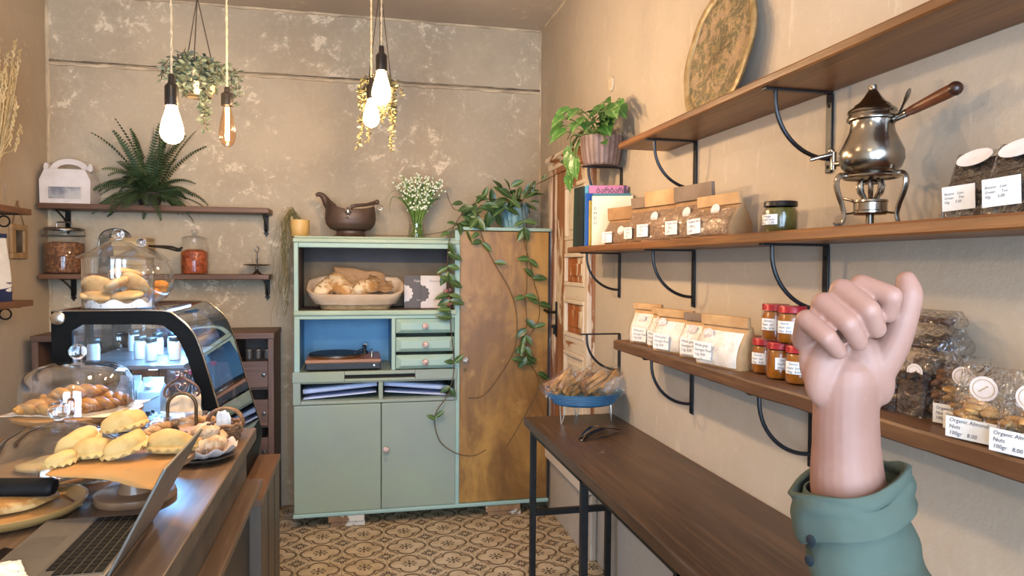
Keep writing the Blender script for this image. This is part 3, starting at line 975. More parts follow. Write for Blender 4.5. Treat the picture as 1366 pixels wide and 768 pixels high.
# ------------------------------------------------------------------ ornate tray leaning on the highest shelf
TRAYF = MT('gilded_tray_face', .45, .25)
n1, n2 = TRAYF.noise(14, 5, .6, dist=1.2), TRAYF.noise(30, 4, .6)
cc = TRAYF.mix(n1.step(.44, .52), C('#9a8369'), C('#6a634b'))
cc = TRAYF.mix((n2 - .5).abs().step(.03, .012) * .6, cc, C('#b59a6a'))
TRAYF.col(cc).bump(n1 + n2, .5, .006)
TRAYR = P('gilded_tray_rim', '#a8926c', .45, .3, col2='#857048', scale=16, bump=.4, bscale=40)
tr = T('ornate_tray', 'scalloped gilded tray leaning on the wall, on the highest right shelf', 'tray', (1.07, 2.02, 1.907), 0, None, rot=(0, radians(8.5), 0))
def scal(k, a): return k * (1 + .022 * cos(8 * a)) if k > 0 else 0
m = M()
n = 96
rings = [(0.0, .010), (.10, .010), (.172, .010), (.184, .005), (.196, .000), (.208, -.004), (.215, .000), (.212, .008)]
vs, fs = [], []
for i in range(n):
    a_ = 2 * pi * i / n
    for (r_, x_) in rings:
        s = 1 if r_ < .16 else (1 + .03 * abs(cos(4 * a_)) - .015)
        vs.append((x_, r_ * s * cos(a_) * .98, .222 + r_ * s * sin(a_) * 1.03))
k = len(rings)
for i in range(n):
    j = (i + 1) % n
    for q in range(k - 1):
        fs.append((i * k + q, j * k + q, j * k + q + 1, i * k + q + 1))
face = M(); face.add(vs, [f_ for f_ in fs if (f_[0] % k) < 3]); face.obj('face', TRAYF.m, tr, 60, solid=.002)
rim = M(); rim.add(vs, [f_ for f_ in fs if (f_[0] % k) >= 3]); rim.obj('rim', TRAYR, tr, 60, solid=.003)

# ------------------------------------------------------------------ long table at the right wall
TABW = wood('table_wood', '#4d3829', '#37271c', 'y', 8, .38, '#644a33')
STEEL = P('black_steel', '#121314', .45, .4, col2='#1b1c1d', scale=30)
t = T('long_table', 'long dark wooden table on black steel frames along the right wall', 'table', (.94, 2.0, 0))
M().box(-.212, .205, -1.15, 1.01, .735, .773).obj('tabletop', TABW, t, None, bevel=.004)
for y in (.94, .24, -.5, -1.05):
    for x in (-.185, .165):
        M().box(x - .0125, x + .0125, y - .0125, y + .0125, 0, .735).obj('leg', STEEL, t, None, bevel=.0015)
    M().box(-.172, .152, y - .0125, y + .0125, .71, .735).obj('frame_bar', STEEL, t, None)
    if y > .5 or y < -.9:
        M().box(-.172, .152, y - .0125, y + .0125, .35, .375).obj('stretcher', STEEL, t, None, bevel=.0015)
for x in (-.185, .165):
    M().box(x - .0125, x + .0125, -1.037, .927, .712, .735).obj('apron_bar', STEEL, t, None)
mark = M()
rk = random.Random(5)
for k in range(7):
    mark.tube([(-.09 + rk.uniform(-.01, .01) + k * .004, .35 + k * .008, .7731), (-.09 + k * .004 + rk.uniform(.01, .02), .36 + k * .008 + rk.uniform(-.01, .01), .7731)], .0006, 4)
mark.obj('scratch', P('pale_scratch', '#8a7763', .9), t)['kind'] = 'stuff'

BLUEB = P('blue_bowl_enamel', '#2b5778', .45, col2='#346686', scale=14, bump=.06)
WIRE = P('pale_wire', '#c9bfae', .35, .8)
bx, by = .965, 2.88
bowl = T('footed_bowl', 'blue ribbed oval bowl on pale hairpin legs at the end of the long table', 'bowl', (bx, by, .773), 0)
pr = [(0, .078), (.125, .078), (.137, .084)]
for k in range(5):
    z = .088 + k * .008
    rr = .138 + k * .006
    pr += [(rr, z), (rr + .0045, z + .003), (rr + .003, z + .007)]
pr += [(.168, .128), (.1715, .131), (.168, .133), (.160, .128), (.13, .088), (0, .086)]
M().lathe(pr, 48, sx=1.0, sy=.8).obj('bowl', BLUEB, bowl, 40)
for an in (205, 335, 90):
    a = radians(an)
    x, y = .118 * cos(a), .118 * sin(a) * .8
    tx, ty = -sin(a) * .018, cos(a) * .018
    M().tube(crom([(x + tx, y + ty, .08), (x * 1.03 + tx * .5, y * 1.03 + ty * .5, .03), (x * 1.05 + tx * .12, y * 1.05 + ty * .12, .004), (x * 1.05 - tx * .12, y * 1.05 - ty * .12, .004), (x * 1.03 - tx * .5, y * 1.03 - ty * .5, .03), (x - tx, y - ty, .08)]), .0028, 6).obj('hairpin_leg', WIRE, bowl)
COOK = P('baked_stick', '#c28d48', .7, col2='#a06c30', scale=18, bump=.3)
COOK2 = P('dark_baked_stick', '#a86d36', .7, col2='#8a5528', scale=18, bump=.3)
rk = random.Random(9)
for k in range(11):
    x = -.125 + .025 * k
    tt = T('cookie_packet', 'clear packet of baked sticks in the blue footed bowl, ' + ['leftmost of the heap', 'second from the left', 'third from the left', 'fourth from the left', 'fifth from the left', 'middle of the heap', 'fifth from the right', 'fourth from the right', 'third from the right', 'second from the right', 'next to the pale bag'][k], 'packet', (bx + x, by + rk.uniform(-.03, .03), .773 + .158 + rk.uniform(-.004, .016)), 0, 'cookie packets in the blue bowl', rot=(radians(rk.uniform(-30, -8)), radians(50 + rk.uniform(-10, 12)), rk.uniform(-.3, .3)))
    m = M()
    for q in range(3):
        m.box(-.03 + q * .021, -.012 + q * .021, -.006, .006, -.055, .062, TR(0, 0, 0, rk.uniform(-.08, .08), rk.uniform(-.1, .1)))
    m.obj('baked_stick', COOK if k % 3 else COOK2, tt, None, bevel=.004)
    def fn(u, v, k=k):
        a = 2 * pi * u
        e = max(.12, 1 - abs(2 * v - 1) ** 4)
        return (.040 * cos(a) * (1 + .1 * noise.noise(Vector((u * 6 + k, v * 6, 1)))), .013 * sin(a) * e * (1 + .35 * noise.noise(Vector((u * 8 + k, v * 8, 3)))), -.075 + .155 * v)
    M().surf(fn, 18, 12, True).obj('film', FILMC, tt, 80)
CELL = P('pale_wrapper', '#d8c9ae', .5, col2='#c2ad8a', scale=12)
tt = T('paper_bag', 'pale crumpled paper bag at the wall end of the blue bowl', 'bag', (bx + .125, by - .015, .773 + .135), 0, rot=(.2, radians(62), .1))
def fn(u, v):
    a = 2 * pi * u
    e = max(.15, 1 - abs(2 * v - 1) ** 3)
    return (.045 * cos(a) * (1 + .15 * noise.noise(Vector((u * 7, v * 6, 1)))), .02 * sin(a) * e * (1 + .4 * noise.noise(Vector((u * 8, v * 8, 3)))), -.06 + .13 * v)
M().surf(fn, 22, 14, True).obj('bag_body', thin('pale_film', (.95, .9, .82, 1), 1.2, .1, .08, .8, 30, .12), tt, 80)
CHROME = P('tong_steel', '#8d8880', .2, 1.0, col2='#a7a29a', scale=20)
DKSTEEL = P('dark_tong_steel', '#4a4540', .25, 1.0, col2='#2e2a27', scale=20)
tg = T('serving_tongs', 'steel serving tongs lying on the long table in front of the blue bowl', 'tongs', (.94, 2.62, .776), radians(38))
tg.scale = (1.15, 1.15, 1.3)
def tine(z, s):
    pts = crom([(-.11, 0, z * .3), (-.06, s * .012, z + .012), (0, s * .02, z + .018), (.05, s * .022, z + .012), (.075, s * .02, z + .006)], 6)
    m = M()
    vs, fs = [], []
    for i, p in enumerate(pts):
        q = i / (len(pts) - 1)
        wd = .008 + .003 * q + (.02 * max(0, (q - .72) / .28) ** .7 if q < .93 else .012)
        vs += [(p.x, p.y - wd, p.z + .002), (p.x, p.y, p.z), (p.x, p.y + wd, p.z + .002)]
    for i in range(len(pts) - 1):
        for k in (0, 1):
            fs.append((i * 3 + k, i * 3 + k + 1, i * 3 + 4 + k, i * 3 + 3 + k))
    m.add(vs, fs)
    return m
tine(.002, 1).obj('arm', CHROME, tg, 60, solid=.0016)
tine(.002, -1).obj('arm', DKSTEEL, tg, 60, solid=.0016)

# ------------------------------------------------------------------ green cupboard with one bare wooden door
GREEN = P('sage_green_paint', '#8c9780', .5, col2='#868f82', scale=2.2, bump=.05, bscale=30)
GREEN2 = P('sage_green_moulding', '#9bab93', .5, col2='#8da08c', scale=5)
GREENB = P('blue_green_paint', '#8caaa2', .5, col2='#96ad9f', scale=5)
BLUEI = P('blue_niche_paint', '#5c95c0', .6, col2='#6da2c4', scale=3)
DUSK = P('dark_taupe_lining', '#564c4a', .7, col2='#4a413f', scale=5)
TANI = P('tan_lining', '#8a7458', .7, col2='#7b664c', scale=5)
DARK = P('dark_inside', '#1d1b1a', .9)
BIRCH = MT('stained_birch', .4)
na, nb_ = BIRCH.noise(3.2, 6, .6, (1, 1, .55), 1.0), BIRCH.noise(20, 5, .6, (1, 1, .2))
cc = BIRCH.mix(na.step(.36, .66), C('#a97d3b'), C('#775223'))
cc = BIRCH.mix(nb_.step(.45, .75) * .5, cc, C('#5d3d1c'))
na2 = BIRCH.noise(9, 4, .6)
cc = BIRCH.mix(na2.step(.6, .75) * .4, cc, C('#c49a56'))
BIRCH.col(cc).bump(nb_, .08, .003)
BIRCH = BIRCH.m
PORC = P('pink_porcelain', '#c9b0a8', .25, col2='#a58078', scale=60, spec=.6, lo=.5, hi=.6)
PORCB = P('blue_white_porcelain', '#c9c3bd', .25, col2='#4d5a78', scale=90, spec=.6, lo=.52, hi=.6)
BRASS = P('aged_brass', '#7d6033', .4, .9, col2='#5d4526', scale=30)
CX0, CX1, CXM, CYF, CYB = -.328, 1.094, .562, 3.92, 4.34
cup = T('cupboard', 'old sage green cupboard with open compartments and one tall bare wooden door', 'cupboard', (0, 0, 0))
L = CYF + .012
cs = M()
cs.box(CX0, CX0 + .018, L, CYB, .09, 1.565).box(CXM - .012, CXM + .012, L, CYB, .09, 1.64).box(CX1 - .018, CX1, L, CYB, .09, 1.645)
cs.box(CX0, CXM, L, CYB, .09, .11).box(CXM, CX1, L, CYB, .09, .11).box(CX0, CX1, CYB - .008, CYB, .09, 1.56)
cs.box(CX0 + .018, CXM - .012, L, CYB - .008, 1.545, 1.565).box(CXM, CX1, L, CYB, 1.62, 1.64)
cs.box(CX0 + .018, CXM - .012, L, CYB - .008, 1.178, 1.192)
cs.box(CX0 + .018, CXM - .012, L, CYB - .008, .845, .858)
cs.box(CX0 + .018, CXM - .012, L, CYB - .008, .69, .703)
cs.box(.192, .206, L, CYB - .008, .858, 1.178)
cs.box(.118, .142, L, CYB - .008, .703, .845)
cs.obj('carcass', GREEN, cup, None)
M().box(CX0 - .008, CXM + .004, CYF - .016, CYB + .01, 1.565, 1.588).box(CX0 - .002, CXM, CYF - .004, CYB + .01, 1.588, 1.6).obj('top_board', GREEN2, cup, None, bevel=.005)
M().box(CXM - .006, CX1 + .006, CYF - .016, CYB + .01, 1.645, 1.664).obj('top_board', GREENB, cup, None, bevel=.004)
fr = M()
fr.box(CX0 - .004, CX0 + .02, CYF - .008, L, 1.19, 1.565).box(CXM - .022, CXM + .008, CYF - .008, L, .08, 1.645)
fr.box(CX0 + .02, CXM - .022, CYF - .008, L, 1.538, 1.565)
fr.box(CX0 - .004, CX0 + .026, CYF - .003, L, .86, 1.17)
fr.box(.188, .21, CYF - .003, L, .86, 1.155)
fr.obj('face_frame', GREENB, cup, None, bevel=.004)
M().box(CX0 - .006, CXM - .012, CYF - .016, L, 1.168, 1.196).obj('ledge_moulding', GREEN2, cup, None, bevel=.006)
M().box(CX0 - .002, CXM - .022, CYF - .004, L, 1.148, 1.168).obj('rail', GREENB, cup, None, bevel=.003)
# the rail with the pull-out slot, and the two letter compartments
rl = M()
rl.box(CX0 - .012, -.066, CYF - .02, L, .806, .862).box(.318, CXM - .008, CYF - .02, L, .806, .862).box(-.066, .318, CYF - .02, L, .806, .821).box(-.066, .318, CYF - .02, L, .842, .862)
rl.obj('slot_rail', GREEN, cup, None, bevel=.003)
M().box(-.066, .318, CYF - .004, CYF, .821, .842).obj('slot', DARK, cup, None)
ff = M()
ff.box(CX0 - .01, -.298, CYF - .016, L, .683, .806).box(.117, .141, CYF - .01, L, .7, .806).box(.541, CXM - .008, CYF - .016, L, .683, .806).box(-.298, .541, CYF - .016, L, .683, .702).box(-.298, .541, CYF - .012, L, .797, .806)
ff.obj('compartment_frame', GREEN, cup, None, bevel=.004)
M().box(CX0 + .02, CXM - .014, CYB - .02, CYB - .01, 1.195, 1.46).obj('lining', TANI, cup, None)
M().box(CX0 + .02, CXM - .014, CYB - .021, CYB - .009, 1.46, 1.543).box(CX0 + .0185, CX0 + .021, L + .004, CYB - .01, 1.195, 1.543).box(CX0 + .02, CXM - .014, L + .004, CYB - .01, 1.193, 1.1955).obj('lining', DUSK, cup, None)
M().box(CX0 + .02, .19, CYB - .02, CYB - .01, .86, 1.175).box(CX0 + .0185, CX0 + .021, L + .02, CYB - .01, .86, 1.175).box(.189, .1915, L + .02, CYB - .01, .86, 1.175).box(CX0 + .02, .19, L + .02, CYB - .01, 1.1745, 1.177).obj('niche_lining', BLUEI, cup, None)
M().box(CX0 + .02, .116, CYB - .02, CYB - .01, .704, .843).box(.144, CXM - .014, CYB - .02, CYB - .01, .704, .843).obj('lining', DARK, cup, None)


def knob_on(parent, x, z, r=.018, mat=None, y=CYF):
    k = M().lathe([(0, 0), (r * .45, 0), (r * .5, .008), (r * .95, .014), (r, .02), (r * .8, .027), (0, .03)], 18, m=TR(x, y, z, pi / 2))
    return k.obj('knob', mat or PORC, parent, 60)


for (za, zb) in ((1.066, 1.146), (.962, 1.044), (.866, .944)):
    d = M()
    x0, x1 = .212, .538
    y = CYF - .004
    yo = CYF - .024
    v = [(x0, L, za), (x1, L, za), (x1, L, zb), (x0, L, zb), (x0, y, za), (x1, y, za), (x1, y, zb), (x0, y, zb), (x0 + .028, yo, za + .02), (x1 - .028, yo, za + .02), (x1 - .028, yo, zb - .022), (x0 + .028, yo, zb - .022)]
    d.add(v, [(0, 1, 5, 4), (1, 2, 6, 5), (2, 3, 7, 6), (3, 0, 4, 7), (4, 5, 9, 8), (5, 6, 10, 9), (6, 7, 11, 10), (7, 4, 8, 11), (8, 9, 10, 11)])
    dr = d.obj('drawer', GREENB, cup, None, bevel=.003)
    knob_on(dr, .372, (za + zb) / 2 + .002, y=yo)


def keyhole(parent, x, z, y, mat):
    m = M()
    m.prism(arc(x, z, .0095, 0, 2 * pi * 15 / 16, 15, .013), 'y', y - .002, y)
    o = m.obj('keyhole_plate', mat, parent, None)
    return o


dl = M().box(CX0 - .006, .1305, CYF - .012, L, .086, .68).obj('door', GREEN, cup, None, bevel=.005)
dr = M().box(.1335, CXM - .014, CYF - .012, L, .086, .68).obj('door', GREEN, cup, None, bevel=.005)
knob_on(dr, .157, .423, .017, PORC, CYF - .012)
keyhole(dr, .157, .365, CYF - .012, P('pewter', '#8d8a84', .4, .8))
wd = M().box(CXM + .008, CX1 - .006, CYF - .008, L, .088, 1.642).obj('door', BIRCH, cup, None, bevel=.004)
knob_on(wd, .6, .912, .017, PORCB, CYF - .008)
keyhole(wd, .6, .853, CYF - .008, BRASS)
M().box(CX1 - .006, CX1 + .001, CYF - .006, L + .01, .085, 1.645).obj('gap_shade_strip', P('gap_shade_paint', '#2b2c33', .6), cup, None)  # dark strip paints the shade in the gap between cupboard and door casing
M().box(CX0 - .012, CX1 + .004, CYF - .018, CYB, .064, .086).obj('base_board', GREENB, cup, None, bevel=.006)

WBLK = worn('weathered_block', '#8f6d47', '#75563a', '#cfc8bb', .5, 'y')
for (xa, xb, zz, lb) in ((-.155, .04, 0, 'left'), (.725, .93, 0, 'right')):
    tb = 'under the green doors' if lb == 'left' else 'under the bare wooden door'
    M().box(xa + .012, xb + .004, CYF - .005, CYF + .32, 0, .026).obj('wood_block', WBLK, None, None, bevel=.004, label='lower whitewashed wood block %s of the cupboard' % tb, category='wood block', group='blocks under the cupboard')
    M().box(xa, xb, CYF - .012, CYF + .3, .0265, .0635).obj('wood_block', WBLK, None, None, bevel=.004, label='upper worn wood block %s of the cupboard' % tb, category='wood block', group='blocks under the cupboard')

# folders in the letter compartments
FOLD = P('bluish_folder', '#b4c0de', .35, col2='#c5cfe8', scale=6, bump=.2, bscale=10)
for (xa, xb, lb, sg) in ((-.29, .11, 'bluish plastic folders sagging in the left letter compartment', 1), (.148, .5, 'bluish plastic folders sagging in the right letter compartment', -1)):
    tt = T('document_folder', lb, 'folder', ((xa + xb) / 2, CYF + .02, .705), 0, 'folders in the cupboard')
    wdt = (xb - xa) / 2
    for k in range(3):
        if k == 1: continue
        def fn(u, v, k=k):
            x = -wdt + 2 * wdt * u
            q = u if sg > 0 else 1 - u
            z = .004 + .018 * k + (.048 * (q if k == 0 else q * (1.1 - k * .2)) if True else 0) * (1 - .25 * v) * (1 if k == 2 else .6 + .2 * k)
            return (x * (1 if k else .98), .012 * k + .2 * v, min(z, .085))
        M().surf(fn, 10, 5).obj('folder', FOLD, tt, 60, solid=.004 if k < 2 else .022)

# turntable
TTW = wood('turntable_walnut', '#9a6a44', '#7f5232', 'x', 12, .4)
MATT = P('black_plinth', '#17181a', .5, col2='#1e1f21', scale=30)
VINYL = P('black_platter_mat', '#131417', .5)
ALU = P('brushed_rim', '#b9b5ac', .25, 1.0)
tt = T('turntable', 'record player with a walnut top and black plinth in the blue niche', 'record player', (-.072, 4.09, .858), radians(0))
M().box(-.2, .2, -.17, .17, .012, .05).obj('plinth', MATT, tt, None, bevel=.004)
M().box(-.202, .202, -.172, .172, .05, .067).obj('walnut_top', TTW, tt, None, bevel=.002)
for x in (-.16, .16):
    for y in (-.13, .13):
        M().lathe([(0, 0), (.017, 0), (.019, .004), (.019, .013), (0, .013)], 14, (x, y, 0)).obj('foot', MATT, tt)
M().lathe([(0, .068), (.146, .068), (.148, .071), (.148, .08), (.146, .082), (0, .082)], 56, (-.045, 0, 0)).obj('platter', ALU, tt)
M().lathe([(0, .0825), (.144, .0825), (.144, .086), (0, .086)], 56, (-.045, 0, 0)).lathe([(0, .086), (.0035, .086), (.0035, .096), (0, .097)], 10, (-.045, 0, 0)).obj('slip_mat', VINYL, tt)
ta = M().lathe([(0, .067), (.022, .067), (.022, .082), (.012, .084), (.012, .1), (0, .1)], 18, (.115, .08, 0)).ell((.115, .08, .108), (.014, .014, .012), 12, 8)
ta.obj('tonearm_base', MATT, tt)
M().tube(crom([(.118, .12, .112), (.115, .08, .11), (.1, 0, .105), (.07, -.08, .1), (.062, -.1, .092)]), .0042, 8).tube([(.12, .105, .112), (.123, .14, .112)], .013, 12).obj('tonearm', P('arm_silver', '#8f8c88', .25, .9), tt)
M().lathe([(0, .067), (.009, .067), (.006, .08), (.002, .1), (0, .1)], 12, (.155, -.06, 0)).obj('arm_rest', ALU, tt)
M().box(.15, .156, -.03, -.024, .067, .1).box(.148, .16, -.04, -.02, .098, .104).obj('lift_lever', MATT, tt)
M().lathe([(0, 0), (.006, 0), (.006, .004), (0, .005)], 12, m=TR(.165, -.1725, .032, pi / 2)).obj('switch', ALU, tt)

# bread basket
WICK = P('pale_basket_cane', '#b59a72', .7, col2='#8f7650', scale=26, stretch=(1, 1, 5), bump=.5, bscale=60)
CLOTH = P('cream_cloth_liner', '#cdb59c', .85, col2='#bfa58a', scale=10, bump=.15)
CRUST = P('loaf_crust', '#c29a62', .75, col2='#9a6a34', scale=9, bump=.3, bscale=30)
CRUST2 = P('floured_crust', '#d8c3a0', .85, col2='#a97a44', scale=11, bump=.4, bscale=34, lo=.42, hi=.62)
bk = T('bread_basket', 'oblong bread basket with a rolled cream cloth rim in the top compartment', 'basket', (-.005, 4.07, 1.196), radians(-1))


def superring(a, b, n, p=.55):
    return [(a * abs(cos(2 * pi * k / n)) ** p * (1 if cos(2 * pi * k / n) >= 0 else -1), b * abs(sin(2 * pi * k / n)) ** p * (1 if sin(2 * pi * k / n) >= 0 else -1)) for k in range(n)]


def basin(levels, n=40, close=True):
    m = M()
    vs, fs = [], []
    for (a, b, z) in levels:
        vs += [(x, y, z) for x, y in superring(a, b, n)]
    for i in range(len(levels) - 1):
        for k in range(n):
            fs.append((i * n + k, i * n + (k + 1) % n, (i + 1) * n + (k + 1) % n, (i + 1) * n + k))
    if close: fs.append(tuple(range(n - 1, -1, -1)))
    return m.add(vs, fs)


basin([(.19, .09, 0), (.2, .1, .02), (.218, .113, .05), (.226, .118, .066)]).obj('basket_body', WICK, bk, 50)
lv = [(.222, .115, .028), (.24, .128, .048), (.262, .142, .105), (.268, .148, .125), (.26, .142, .128), (.246, .13, .12), (.225, .11, .06), (.2, .1, .03)]
ln = basin(lv, 44, False)
for v in ln.v:
    back = max(0, (v.y + .02) / .15)
    if v.z > .055: v.z += min(1, (v.z - .055) / .05) * (-.040 + .095 * max(0, min(1, (v.y + .13) / .27))) + .006 * noise.noise(Vector((v.x * 20, v.y * 20, 0)))
    v.z += .004 * noise.noise(Vector((v.x * 30, v.y * 30, 2)))
ln.obj('cloth_liner', CLOTH, bk, 70)
loaves = [((-.165, -.01, .115), (.085, .05, .042), (-.15, -.5, .9), 'bread loaf at the left end of the basket'),
          ((-.085, -.02, .125), (.095, .048, .045), (.1, .55, -.85), 'biggest floury loaf, leaning across the middle of the basket'),
          ((.055, -.03, .118), (.075, .045, .04), (.1, -.25, .5), 'bread loaf at the right, peeping from brown paper')]
for (c, r, rt, lb) in loaves:
    tl = T('bread_loaf', lb, 'bread', (-.005 + c[0], 4.07 + c[1], 1.196 + c[2]), 0, 'loaves in the basket', rot=rt)
    r = tuple(q * 1.12 for q in r)
    M().ell((0, 0, 0), r, 22, 14, None, .18, 22, r[0] * 50).obj('crust', CRUST2, tl, 180)
    m = M()
    for k in (-1, 0, 1):
        x = k * r[0] * .45
        m.tube([(x - .012, -r[1] * .55, r[2] * .82), (x, 0, r[2] * 1.0), (x + .012, r[1] * .55, r[2] * .82)], .004, 6)
    m.obj('score_line', CRUST, tl)


def crumple(pts4, n, amp, seed, f=9):
    """a crumpled sheet spanning four corner points"""
    a, b, c, d = [Vector(p) for p in pts4]
    def fn(u, v):
        p = (a * (1 - u) + b * u) * (1 - v) + (d * (1 - u) + c * u) * v
        q = Vector((u * f * .5 + seed, v * f * .5, seed))
        return p + Vector((noise.noise(q), noise.noise(q + Vector((9, 0, 0))), noise.noise(q + Vector((0, 9, 0))))) * amp
    return M().surf(fn, n, n)


KR = P('brown_wrapping_paper', '#a3805c', .8, col2='#94714e', scale=7, bump=.15)
pp = T('wrapping_paper', 'crumpled brown wrapping paper behind the loaves in the basket', 'paper', (-.005, 4.07, 1.196), 0)
crumple([(-.19, .07, .1), (.2, .05, .09), (.16, .1, .2), (-.12, .1, .24)], 16, .022, 2.0).obj('sheet', KR, pp, 40, solid=.0006)
crumple([(.02, -.09, .1), (.2, -.06, .1), (.21, .06, .15), (.08, .07, .19)], 14, .016, 5.0).obj('sheet', KR, pp, 40, solid=.0006)

# two leaflets with a rosette
LD, LW = P('dark_leaflet', '#4a3f3c', .5), P('white_leaflet', '#d5c8c2', .5)
def rosette(parent, x, z, r, mat, y, x0=-9, x1=9):
    poly = []
    for k in range(72):
        a = 2 * pi * k / 72
        rr = r * (.86 + .14 * abs(cos(6 * a)))
        poly.append((min(max(x + rr * cos(a), x0), x1), z + rr * sin(a)))
    M().prism(poly, 'y', y - .0006, y).obj('rosette', mat, parent, None)
for (x, rz, mat, om, lb, w_, x0, x1) in ((.33, 0, LD, LW, 'dark leaflet with a pale rosette beside the bread basket', .15, 0, .15), (.425, 0, LW, LD, 'white leaflet with a dark rosette at the right end of the compartment', .15, 0, .15)):
    tt = T('leaflet', lb, 'leaflet', (x - .06, 4.1 - (.012 if mat is LW else 0), 1.196), 0, None, rot=(radians(-7), 0, rz))
    M().box(0, w_, 0, .004, 0, .19).obj('cover', mat, tt, None)
    rosette(tt, .0, .085, .052, om, -.0002, 0, .15)
    ink = P('leaflet_print', '#cbbdb6', .6) if mat is LD else P('leaflet_print_grey', '#8a7c7a', .6)
    lettering('Palavra', .022, ink, tt, TR(.055 if mat is LD else .05, -.0008, .158, pi / 2), shear=.2)
    lettering('TBILISI  2023', .009, ink, tt, TR(.07, -.0008, .045, pi / 2))
red = T('red_ornament', 'small red and pink cloth ornament in front of the white leaflet', 'ornament', (.515, 4.03, 1.25), 0)
rm = M()
rk = random.Random(3)
for k in range(14):
    rm.ell((rk.uniform(-.02, .02), rk.uniform(-.012, .012), rk.uniform(-.04, .06)), (.011, .008, .011), 8, 5)
rm.obj('petals', P('red_pink_cloth', '#b8605a', .7, col2='#d09a90', scale=60), red)['kind'] = 'stuff'
M().tube([(0, 0, -.054), (0, 0, .0)], .003, 6).obj('stem', IRON, red)

# ------------------------------------------------------------------ things on top of the cupboard
zt = 1.6
YELP = P('yellow_pot_glaze', '#d0a968', .5, col2='#c29a58', scale=10)
SOIL = P('potting_soil', '#3a2b1f', .95, col2='#2a1f16', scale=40)
pt = T('potted_plant', 'trailing stringy cactus in a small yellow pot at the left end of the cupboard', 'plant', (-.316, 4.12, zt))
M().lathe([(0, 0), (.044, 0), (.048, .004), (.053, .05), (.054, .095), (.05, .097), (.047, .08), (0, .078)], 28).obj('pot', YELP, pt, 50)
m = M()
rk = random.Random(21)
STRG = P('olive_string_stem', '#5d5a34', .7, col2='#75683a', scale=20)
for k in range(30):
    a = rk.uniform(radians(120), radians(265)) if k < 25 else rk.uniform(0, 6.28)
    l = rk.uniform(.05, .56) if k < 25 else rk.uniform(.02, .05)
    r1 = rk.uniform(.05, .125)
    x1, y1 = r1 * cos(a), r1 * sin(a) * .9
    if x1 > -.05: x1 = -.05 - rk.uniform(0, .05)
    up_ = rk.uniform(.0, .05)
    y1 = min(y1, .0) - rk.uniform(0, .04)
    p = [(rk.uniform(-.03, .02), rk.uniform(-.03, .03), .085), (x1 * .6, y1 * .6, .12 + up_), (x1, y1, .09 + up_ * .3)]
    z = p[-1][2]
    x, y = x1, y1
    while z > .09 - l:
        z -= .06
        x += rk.uniform(-.02, .018)
        y += rk.uniform(-.012, .009)
        p.append((x, y, z))
    m.tube(crom(p, 3), .0014, 4)
m.obj('strings', STRG, pt)['kind'] = 'stuff'
M().lathe([(0, .08), (.046, .08)], 20).obj('soil', SOIL, pt)

BRONZE = P('brown_bronze', '#5a473c', .5, .35, col2='#4a3a31', scale=8, bump=.05)
SILM = P('bright_medallion', '#a39a92', .3, .9, col2='#6a615a', scale=60)
jg = T('jug', 'squat brown metal jug with a swan spout and a lion medallion', 'jug', (-.035, 4.12, zt), 0)
M().lathe([(0, 0), (.098, 0), (.1, .006), (.085, .016), (.078, .03), (.08, .038), (.0, .038)], 36, sy=.8).obj('foot', BRONZE, jg, 40)


def jugfn(u, v):
    a = 2 * pi * u
    prof = [(.0, .036), (.07, .037), (.105, .05), (.125, .078), (.130, .11), (.128, .14), (.12, .172)]
    q = v * (len(prof) - 1)
    i = min(int(q), len(prof) - 2)
    t_ = q - i
    r_ = prof[i][0] * (1 - t_) + prof[i + 1][0] * t_
    z_ = prof[i][1] * (1 - t_) + prof[i + 1][1] * t_
    x = r_ * 1.1 * cos(a)
    y = r_ * .8 * sin(a)
    if v > .75:
        k = (v - .75) / .25
        s = max(0, -cos(a)) ** 3
        z_ += k * .075 * s + k * .022 * max(0, cos(a)) ** 3 - k * .012
        x -= k * .0 * s
    return (x, y, z_)
M().surf(jugfn, 48, 26, True).obj('body', BRONZE, jg, 180, solid=.004, off=-1)
M().tube(crom([(-.105, 0, .165), (-.128, 0, .195), (-.14, 0, .215), (-.155, 0, .235), (-.175, 0, .245), (-.192, 0, .236)], 5), [.034 - .0255 * (i / 25) ** .8 for i in range(26)], 14).obj('spout', BRONZE, jg, 60)
hb = M().tube([(.0, -.1, .168), (.03, -.098, .178), (.09, -.05, .188), (.138, 0, .205)], [.01, .011, .009, .012], 10)
hb.ell((.148, 0, .208), (.015, .015, .015), 12, 8)
hb.obj('handle_bar', BRONZE, jg)
M().tube([(.165 + .014 * cos(2 * pi * k / 20), -.004, .178 + .014 * sin(2 * pi * k / 20)) for k in range(20)], .004, 8, True).tube([(.128, 0, .19), (.134, 0, .15)], .005, 8).tube([(.155, 0, .2), (.16, -.003, .19)], .005, 8).obj('ring', SILM, jg)
md = M().ell((-.012, -.113, .145), (.015, .008, .02), 12, 8, None, .2, 60, 2).ell((-.012, -.111, .118), (.006, .005, .01), 8, 6).ell((-.02, -.110, .108), (.007, .004, .005), 8, 5).ell((-.004, -.110, .108), (.007, .004, .005), 8, 5)
for k in range(9):
    a = 2 * pi * k / 9
    md.ell((-.012 + .014 * cos(a), -.111, .148 + .018 * sin(a)), (.005, .004, .006), 8, 5)
md.obj('medallion', SILM, jg)

